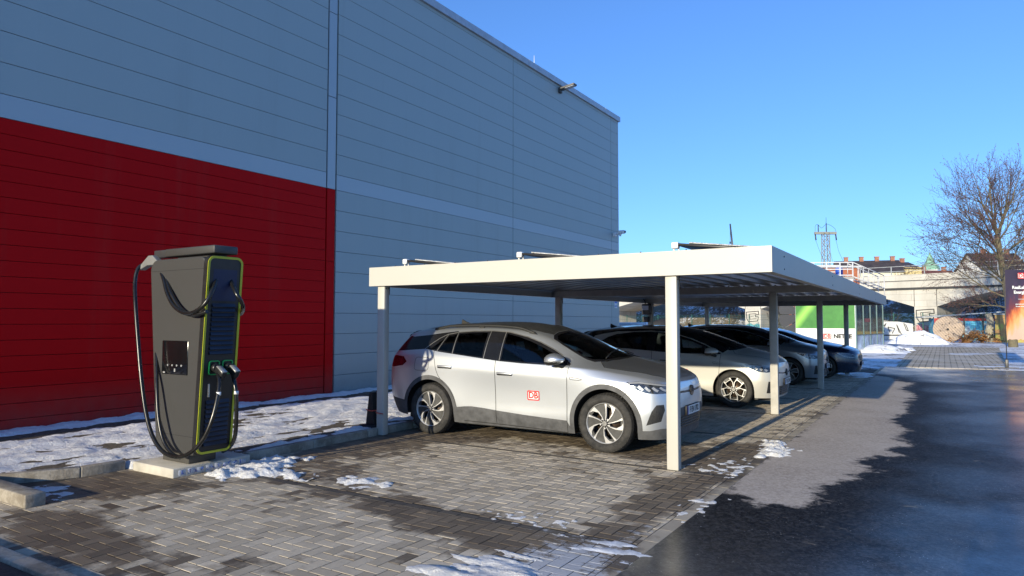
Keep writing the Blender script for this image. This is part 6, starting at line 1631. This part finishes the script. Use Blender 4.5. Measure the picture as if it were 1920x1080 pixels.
# ---- snow heaps
def heap(lbl, loc, rx, ry, h, seed):
    xs = np.linspace(-1.15, 1.15, 60); me = grid_mesh(xs, xs, lambda x, y: 0, 'snow_heap')
    for v in me.vertices:
        x, y = v.co.x, v.co.y; q = math.hypot(x, y); z = h * max(-.06, (1 - q * q)) ** 1 if q < 1.03 else -.06
        z = z + .22 * h * fbm(x * 2.2, y * 2.2, seed, 4) * (1 if q < 1.05 else 0) - .03 - (.3 if q > 1.1 else 0); v.co = Vector((x * rx, y * ry, z))
    o = link_mesh('snow_heap', me, HEAP); o.location = loc; tag(o, lbl, 'snow heap', kind='thing'); return o
t = NT('snow heap'); n = t.noise(1.4, 6, .7); t.set(color=t.mix(t.ramp(n, [(.58, 0.0), (.64, .85)]), (.83, .84, .87), (.13, .11, .09)), rough=.7); t.bump(t.noise(7, 6), .6, .06); HEAP = t.m
p = at(1722, 646, 51); p.z = 0; heap('large white snow heap with dark clods in front of the pier', p, 2.1, 1.4, .95, 3)
p = at(1652, 664, 37); p.z = 0; heap('low snow heap beside the glazed side of the container', p, 1.5, 1.7, .42, 5)
p = at(1690, 660, 39); p.z = 0; heap('small snow lump between container and paved yard', p, .8, .7, .25, 9)

# ---- banner
bn_ = empty('feather_banner', (1.87, 30.0, 0), 0, 'tall dark banner with orange light streaks and white lettering on a pole', 'banner')
m_ = MB(); m_.tube([(0, 0, 0), (0, 0, 3.56)], [.016, .010], 8); m_.tube([(0, 0, 3.56), (.35, .22, 3.60), (.9, .56, 3.56)], .008, 6); m_.build('pole', DARK, bn_)
m_ = MB(); m_.bbox((-.05, -.05, 0), (.05, .05, .30), .01); m_.box((-.35, -.03, 0), (.35, .03, .03)); m_.box((-.03, -.35, 0), (.03, .35, .03)); m_.build('foot', DARK, bn_)
BD = Vector((.86, .51, 0)).normalized(); BT = Matrix(((BD.x, 0, BD.y, .03), (BD.y, 0, -BD.x, .02), (0, 1, 0, 0), (0, 0, 0, 1)))
t = NT('banner print'); c = t.coord(); sep = t.node('ShaderNodeSeparateXYZ'); t.link(c, sep.inputs[0])
g1 = t.math('ADD', t.math('MULTIPLY', sep.outputs['X'], 1.25), t.math('MULTIPLY', sep.outputs['Z'], -.62)); g1 = t.math('ADD', t.math('MULTIPLY', sep.outputs['X'], .8), t.math('ADD', t.math('MULTIPLY', sep.outputs['Z'], -.6), 1.15))
stv = t.math('ADD', g1, t.math('MULTIPLY', t.noise(1.6, 4, .6, stretch=(2.2, 2.2, .6)), .9))
col = t.ramp(stv, [(.0, (.035, .025, .05)), (.28, (.05, .03, .065)), (.48, (.16, .035, .04)), (.66, (.62, .17, .05)), (.85, (.72, .36, .14)), (1.0, (.60, .40, .30))]); t.set(color=col, rough=.6); t.bump(t.noise(3, 3), .3, .05); BAN = t.m
m_ = MB(); nxn, nzn = 12, 24; w_, z0_, z1_ = .98, .98, 3.50
vs = []; 
for j in range(nzn + 1):
    for i in range(nxn + 1):
        xx = w_ * i / nxn; zz = z0_ + (z1_ - z0_) * j / nzn; 
        if j == 0: zz += .05 * abs(math.sin(i * 1.3))
        vs.append(BT @ Vector((xx, zz, .03 * math.sin(xx * 5 + zz * 2) * (.3 + xx))))
m_.add(vs, [(j * (nxn + 1) + i, j * (nxn + 1) + i + 1, (j + 1) * (nxn + 1) + i + 1, (j + 1) * (nxn + 1) + i) for j in range(nzn) for i in range(nxn)], 0, True); fab = m_.build('fabric', BAN, bn_, recalc=False)
m_ = MB(); BT2 = BT @ Matrix.Translation((0, 0, .055))
db_logo(lambda x, y, l: BT2 @ Vector((.56 + x, 3.28 + y, .002 + l * 2)), m_, .30, 0, 1); m_.build('logo', [CM['red'], CM['white']], fab)
m_ = MB()
for tx, sz_, xc, zc, bo in (('RealLabor', .148, .50, 2.86, .006), ('Energie', .148, .47, 2.69, .006), ('gemeinsam für', .075, .52, 2.27, .001), ('www.energie', .075, .50, 2.19, .001)): add_text(m_, tx, sz_, BT2 @ Matrix.Translation((xc, zc, .004)), 0, bo)
m_.box((.40, 2.44, .0), (.78, 2.452, .006), M=BT2); m_.build('lettering', CM['white'], fab)

# ---- platform with railings above the carport line
pf = empty('steel_platform', (-5.4, 46.4, 0), YAW - R(6), 'raised steel platform with white railings and stairs behind the carport', 'platform')
ST = simple('white steel', (.60, .60, .60), .5, .2)
m_ = MB(); m_.box((-2.2, 0, 4.25), (.9, 2.4, 4.42)); m_.build('deck', simple('deck grey', (.32, .31, .29), .7), pf)
m_ = MB()
for x_ in (-2.1, -1.0, .1, .8):
    for y_ in (.08, 2.3): m_.box((x_ - .05, y_ - .05, 0), (x_ + .05, y_ + .05, 4.25))
m_.box((.55, -.02, 2.2), (.85, .1, 4.25)); m_.build('supports', ST, pf)
m_ = MB()
for x_ in (-2.15, -1.45, -.7, .1, .85):
    for y_ in (.05, 2.35): m_.box((x_ - .03, y_ - .03, 4.42), (x_ + .03, y_ + .03, 5.32))
for z_ in (4.48, 4.85, 5.27):
    for y_ in (.05, 2.35): m_.box((-2.15, y_ - .02, z_), (.85, y_ + .02, z_ + .06))
m_.build('railing', ST, pf)
m_ = MB(); 
for y_ in (.1, 1.0):
    m_.tube([(.9, y_, 5.30), (3.2, y_ + 1.2, 4.55)], .03, 6); m_.tube([(.9, y_, 4.42), (3.2, y_ + 1.2, 3.75)], .035, 6); m_.tube([(3.2, y_ + 1.2, 4.55), (3.2, y_ + 1.2, 3.0)], .03, 6)
    for k in range(7): q = k / 6; m_.tube([(.9 + 2.3 * q, y_ + 1.2 * q, 5.30 - .75 * q), (.9 + 2.3 * q, y_ + 1.2 * q, 4.42 - .67 * q - .1)], .02, 5)
for k in range(5): q = (k + .5) / 5; m_.box((.9 + 2.3 * q - .12, .1 + 1.2 * q, 4.38 - .67 * q), (.9 + 2.3 * q + .12, 1.0 + 1.2 * q, 4.41 - .67 * q))
m_.tube([(3.2, 1.7, 3.2), (3.2, 1.7, 0)], .04, 6); m_.build('stairs', ST, pf)
br_ = empty('brick_hut', (-6.6, 50.5, 0), YAW, 'small red brick hut top behind the steel platform', 'hut')
m_ = MB(); m_.box((-1.6, 0, 0), (2.2, 2.5, 5.30)); m_.build('wall', simple('red brick', (.36, .12, .06), .85, 0, .3, 4), br_)
m_ = MB(); m_.box((-1.75, -.15, 5.30), (2.35, 2.65, 5.42)); m_.build('roof', ST, br_)
tp = empty('blue_barrel', pf.matrix_basis @ Vector((.35, .9, 4.42)), 0, 'blue plastic barrel standing on the steel platform', 'barrel')
m_ = MB(); m_.lathe([(0, 0), (.20, 0), (.22, .05), (.22, .2), (.235, .22), (.22, .24), (.22, .42), (.235, .44), (.22, .46), (.22, .58), (.18, .62), (0, .62)], 16); m_.build('body', simple('blue plastic', (.02, .08, .45), .4), tp)
fd_ = empty('roof_fan', pf.matrix_basis @ Vector((-.95, 1.0, 4.42)), 0, 'dark round ventilation fan standing on the steel platform', 'fan')
m_ = MB(); m_.lathe([(0, .0), (.28, 0), (.26, .25), (.52, .38), (.55, .48), (.50, .55), (0, .62)], 20); m_.build('housing', DARK, fd_)

# ---- lattice pylon on the railway
py = empty('railway_pylon', (-15.8, 120.2, 0), YAW, 'tall lattice railway mast with crossarm and insulators', 'pylon'); GS = simple('mast steel', (.30, .30, .26), .6, .3)
m_ = MB(); wq = .42
for sx in (-wq, wq):
    for sy in (-wq, wq): m_.tube([(sx * 1.5, sy * 1.5, 0), (sx, sy, 16.0)], .075, 4)
zz = 4.0; k = 0
while zz < 15.8:
    for sy in (-wq, wq): m_.tube([(-wq if k % 2 else wq, sy, zz), (wq if k % 2 else -wq, sy, zz + .8)], .05, 3)
    for sx in (-wq, wq): m_.tube([(sx, -wq if k % 2 else wq, zz), (sx, wq if k % 2 else -wq, zz + .8)], .05, 3)
    zz += .8; k += 1
m_.build('mast', GS, py)
m_ = MB(); m_.box((-1.75, -.2, 15.75), (1.75, .2, 16.15)); m_.build('crossarm', GS, py)
m_ = MB()
for x_, a, b in ((-1.15, 16.15, 17.3), (.15, 16.15, 17.6)):
    m_.tube([(x_, 0, a), (x_, 0, b)], .07, 6)
    for q in range(5): m_.lathe([(0, 0), (.14, .02), (0, .10)], 8, M=Matrix.Translation((x_, 0, a + .15 + q * .2)))
m_.tube([(.15, 0, 17.5), (.15, 0, 18.5)], .03, 4)
for x_ in (-1.65, 1.65): m_.tube([(x_, 0, 15.75), (x_ + .1, 0, 14.8)], .10, 6)
m_.build('insulators', DARK, py)
m_ = MB()
m_.tube(spline([(-1.65, 0, 15.8), (-1.6, 0, 17.1), (-1.2, 0, 17.35), (-.6, 0, 16.8), (.15, 0, 17.4), (.9, 0, 17.2), (1.6, 0, 16.6), (1.68, 0, 15.8)], 6), .025, 4)
m_.tube(spline([(-1.6, 0, 14.8), (-.9, 0, 12.8), (-.3, 0, 11.6)], 5), .022, 4); m_.tube(spline([(1.7, 0, 14.8), (2.1, 0, 13), (2.8, 0, 11.3), (3.2, 0, 9.5)], 5), .022, 4); m_.tube(spline([(.4, 0, 15), (.9, 0, 12), (1.8, 0, 9)], 5), .02, 4); m_.tube([(2.8, 0, 11.3), (2.3, 0, 9.4)], .05, 4)
m_.build('cables', DARK, py)

# ---- crane far away
p = at(1380, 603, 250); cr = empty('distant_crane', (p.x, p.y, 0), YAW, 'dark crane jib rising far away above the carport roof', 'crane')
m_ = MB(); m_.tube([(0, 0, 0), (0, 0, 20)], .6, 6); m_.tube([(0, 0, 20), (-1.6, 0, 37.6)], [.5, .28], 5); m_.build('jib', GS if False else DARK, cr)
m_ = MB(); m_.tube([(-1.6, 0, 37.6), (-1.7, 0, 31)], .06, 3); m_.box((-1.9, -.2, 30.2), (-1.5, .2, 31)); m_.build('hook', DARK, cr)

# ---- houses beyond the railway
def house(name, lbl, u, base_d, w, dep, eave, ridge, rot, wall, roof, nwin=6, chim=3, cat='house'):
    p = at(u, 603, base_d); e = empty(name, (p.x, p.y, 0), YAW + R(rot), lbl, cat)
    m_ = MB(); m_.box((-w, 0, 0), (0, dep, eave)); m_.add([(0, 0, eave), (0, dep, eave), (0, dep / 2, ridge - .1)], [(0, 1, 2)]); m_.add([(-w, 0, eave), (-w, dep, eave), (-w, dep / 2, ridge - .1)], [(0, 2, 1)]); m_.build('wall', wall, e)
    m_ = MB(); o_ = .5; t_ = .25
    m_.add([(-w - o_, -o_, eave - .3), (o_ * .4, -o_, eave - .3), (o_ * .4, dep / 2, ridge), (-w - o_, dep / 2, ridge), (-w - o_, dep + o_, eave - .3), (o_ * .4, dep + o_, eave - .3)], [(0, 1, 2, 3), (3, 2, 5, 4)])
    ro = m_.build('roof', roof, e, recalc=False)
    for k in range(chim):
        x_ = -w * (k + .35) / chim; m_ = MB(); m_.box((x_ - .42, dep / 2 - .35, ridge - 1.0), (x_ + .42, dep / 2 + .35, ridge + .75)); m_.box((x_ - .5, dep / 2 - .43, ridge + .75), (x_ + .5, dep / 2 + .43, ridge + .9)); m_.build('chimney', CHM, ro)
    for k in range(nwin):
        x_ = -w * (k + .5) / nwin
        for fl_ in range(2):
            z_ = eave - 2.4 - 3.1 * fl_; m_ = MB(); m_.box((x_ - .55, -.06, z_), (x_ + .55, .0, z_ + 1.5)); wo = m_.build('window', WFR, e)
            m_ = MB(); m_.box((x_ - .45, -.08, z_ + .1), (x_ + .45, -.061, z_ + 1.4)); m_.build('pane', PANE, wo)
    return e
CHM = simple('chimney brick', (.30, .14, .09), .85, 0, .3, 2); WFR = simple('window frame', (.65, .65, .62), .5); PANE = simple('window pane', (.05, .06, .08), .08)
YW = simple('yellow render', (.62, .50, .24), .85, 0, .08, .5); PY_ = simple('pale render', (.66, .60, .42), .85, 0, .08, .5); DRF = simple('dark roof tiles', (.055, .045, .045), .6, 0, .3, 1); RRF = simple('red brown roof', (.16, .06, .045), .7, 0, .3, 1); WW = simple('white render', (.66, .64, .60), .85, 0, .08, .5)
house('yellow_house', 'long pale yellow house with a dark roof and brick chimneys', 1697, 152, 13.0, 9, 13.0, 15.8, -16, PY_, DRF, 6, 4)
house('gabled_house', 'bright yellow gable end house right of the long dark roof', 1731, 158, 3.9, 10, 14.2, 15.9, 4, YW, DRF, 0, 1)
house('roof_house', 'house with a red brown roof seen between the alder branches', 1808, 165, 10.0, 9, 12.2, 14.4, 0, WW, RRF, 5, 2)
house('white_house', 'tall white house behind the right side of the alder', 1935, 150, 10.5, 9, 13.2, 17.2, 0, WW, DRF, 5, 2)
house('far_house', 'low dark roofed house far left above the platform', 1612, 190, 9.0, 9, 14.5, 16.3, 0, PY_, RRF, 4, 2)
p = at(1747, 603, 260); sp_ = empty('church_spire', (p.x, p.y, 0), 0, 'pale green copper church spire above the rooftops', 'spire')
m_ = MB(); m_.box((-2.4, -2.4, 0), (2.4, 2.4, 21.5)); m_.build('tower', WW, sp_)
m_ = MB(); m_.lathe([(3.4, 21.4), (2.9, 22.6), (1.3, 24.6), (1.3, 25.2), (.1, 28.0), (0, 28.6)], 8, smooth=False); m_.build('roof', simple('copper green', (.22, .42, .30), .6), sp_)

# ================================================================== OUT OF FRAME, SEEN BY THEIR SHADOWS
lw = empty('shadow_screen', (-8.5, -2.6, 0), 0, 'low grey hoarding panel added unseen behind the photographer to cast the corner shadow', 'shadow screen')  # added out of view to cast the corner shadow; its kind is made up
m_ = MB(); m_.bbox((-5, -.06, .0), (3.95, .06, 1.15), .01); m_.build('panel', simple('hoarding grey', (.4, .4, .4), .7), lw)
m_ = MB()
for x_ in (-4.9, -2, .9, 3.8): m_.box((x_ - .05, -.12, 0), (x_ + .05, -.06, 1.2))
m_.build('posts', DARK, lw)

# photographer: one skinned body standing just behind the lens, arms raised to the camera
def skinned(name, verts, edges, radii, mat, parent, root=0, sub=2):
    me = bpy.data.meshes.new(name); me.from_pydata(verts, edges, []); o = link_mesh(name, me, mat, parent)
    o.modifiers.new('skin', 'SKIN'); sv = me.skin_vertices[0].data if me.skin_vertices else None
    if sv is None:
        bpy.context.view_layer.objects.active = o; o.select_set(True); bpy.ops.mesh.customdata_skin_add(); sv = me.skin_vertices[0].data
    for i, r in enumerate(radii): sv[i].radius = r if isinstance(r, tuple) else (r, r); sv[i].use_root = (i == root)
    s = o.modifiers.new('sub', 'SUBSURF'); s.levels = sub; s.render_levels = sub
    return o
ph = empty('person', (-Fv.x * .34, -Fv.y * .34, 0), YAW, 'photographer in a dark coat holding a camera to the eye', 'person')
COAT = simple('dark coat', (.03, .035, .05), .9); SKIN = simple('skin', (.45, .28, .2), .5); HAIR = simple('hair', (.05, .035, .025), .7)
V = [(0, 0, .98), (0, .02, 1.18), (0, .02, 1.38), (0, .03, 1.50), (0, .05, 1.575), (0, .06, 1.66), (0, .055, 1.75),
     (-.10, 0, .92), (-.12, .02, .50), (-.12, -.02, .09), (-.13, .12, .04), (.10, 0, .92), (.12, .03, .50), (.12, -.02, .09), (.13, .12, .04),
     (-.19, .02, 1.44), (-.27, .10, 1.22), (-.10, .23, 1.52), (.19, .02, 1.44), (.27, .10, 1.22), (.10, .23, 1.52)]
Ed = [(0, 1), (1, 2), (2, 3), (3, 4), (4, 5), (5, 6), (0, 7), (7, 8), (8, 9), (9, 10), (0, 11), (11, 12), (12, 13), (13, 14), (2, 15), (15, 16), (16, 17), (2, 18), (18, 19), (19, 20)]
Rr = [(.17, .13), (.16, .12), (.18, .12), (.09, .08), (.058, .058), (.082, .095), (.075, .085), .10, .068, .05, .04, .10, .068, .05, .04, .075, .055, .035, .075, .055, .035]
skinned('body', V, Ed, Rr, COAT, ph)
fv = []; fe = []; fr_ = []
for sx in (-1, 1):
    b0 = len(fv); fv.append((sx * .095, .235, 1.545)); fr_.append(.026); fv.append((sx * .08, .245, 1.60)); fr_.append(.026); fe.append((b0, b0 + 1))
    for k in range(4):
        b1 = len(fv); L_ = (.030, .034, .032, .024)[k]; fv += [(sx * .075, .245 - k * .002 + .012, 1.585 + .018 * k), (sx * (.075 - L_ * .6), .27, 1.59 + .018 * k), (sx * (.075 - L_ * 1.4), .262, 1.588 + .018 * k)]
        fr_ += [.009, .0085, .007]; fe += [(b0 + 1, b1), (b1, b1 + 1), (b1 + 1, b1 + 2)]
    b1 = len(fv); fv += [(sx * .075, .225, 1.575), (sx * .05, .215, 1.56)]; fr_ += [.010, .009]; fe += [(b0, b1), (b1, b1 + 1)]
half = len(fv) // 2
for q, nm in ((0, 'hand'), (1, 'hand')):
    lo_, hi2 = q * half, (q + 1) * half
    skinned(nm, fv[lo_:hi2], [(a - lo_, b - lo_) for a, b in fe if lo_ <= a < hi2], fr_[lo_:hi2], SKIN, ph)
m_ = MB(); m_.lathe([(0, 1.855), (.06, 1.845), (.09, 1.80), (.10, 1.74), (.095, 1.68), (.07, 1.64)], 20, M=Matrix.Translation((0, .035, .0))); m_.build('hair', HAIR, ph)
m_ = MB(); m_.bbox((-.07, .20, 1.59), (.07, .265, 1.69), .012, 2); m_.tube([(0, .262, 1.64), (0, .295, 1.64)], .036, 16); cmo = m_.build('photo_camera', BLK); bpy.context.view_layer.update(); cmo.matrix_world = ph.matrix_world; tag(cmo, 'black photo camera held in front of the face of the photographer', 'camera')
scene.render.film_transparent = False
scene.cycles.max_bounces = 6; scene.cycles.transparent_max_bounces = 10; scene.cycles.caustics_reflective = False; scene.cycles.caustics_refractive = False
scene.cycles.use_denoising = True
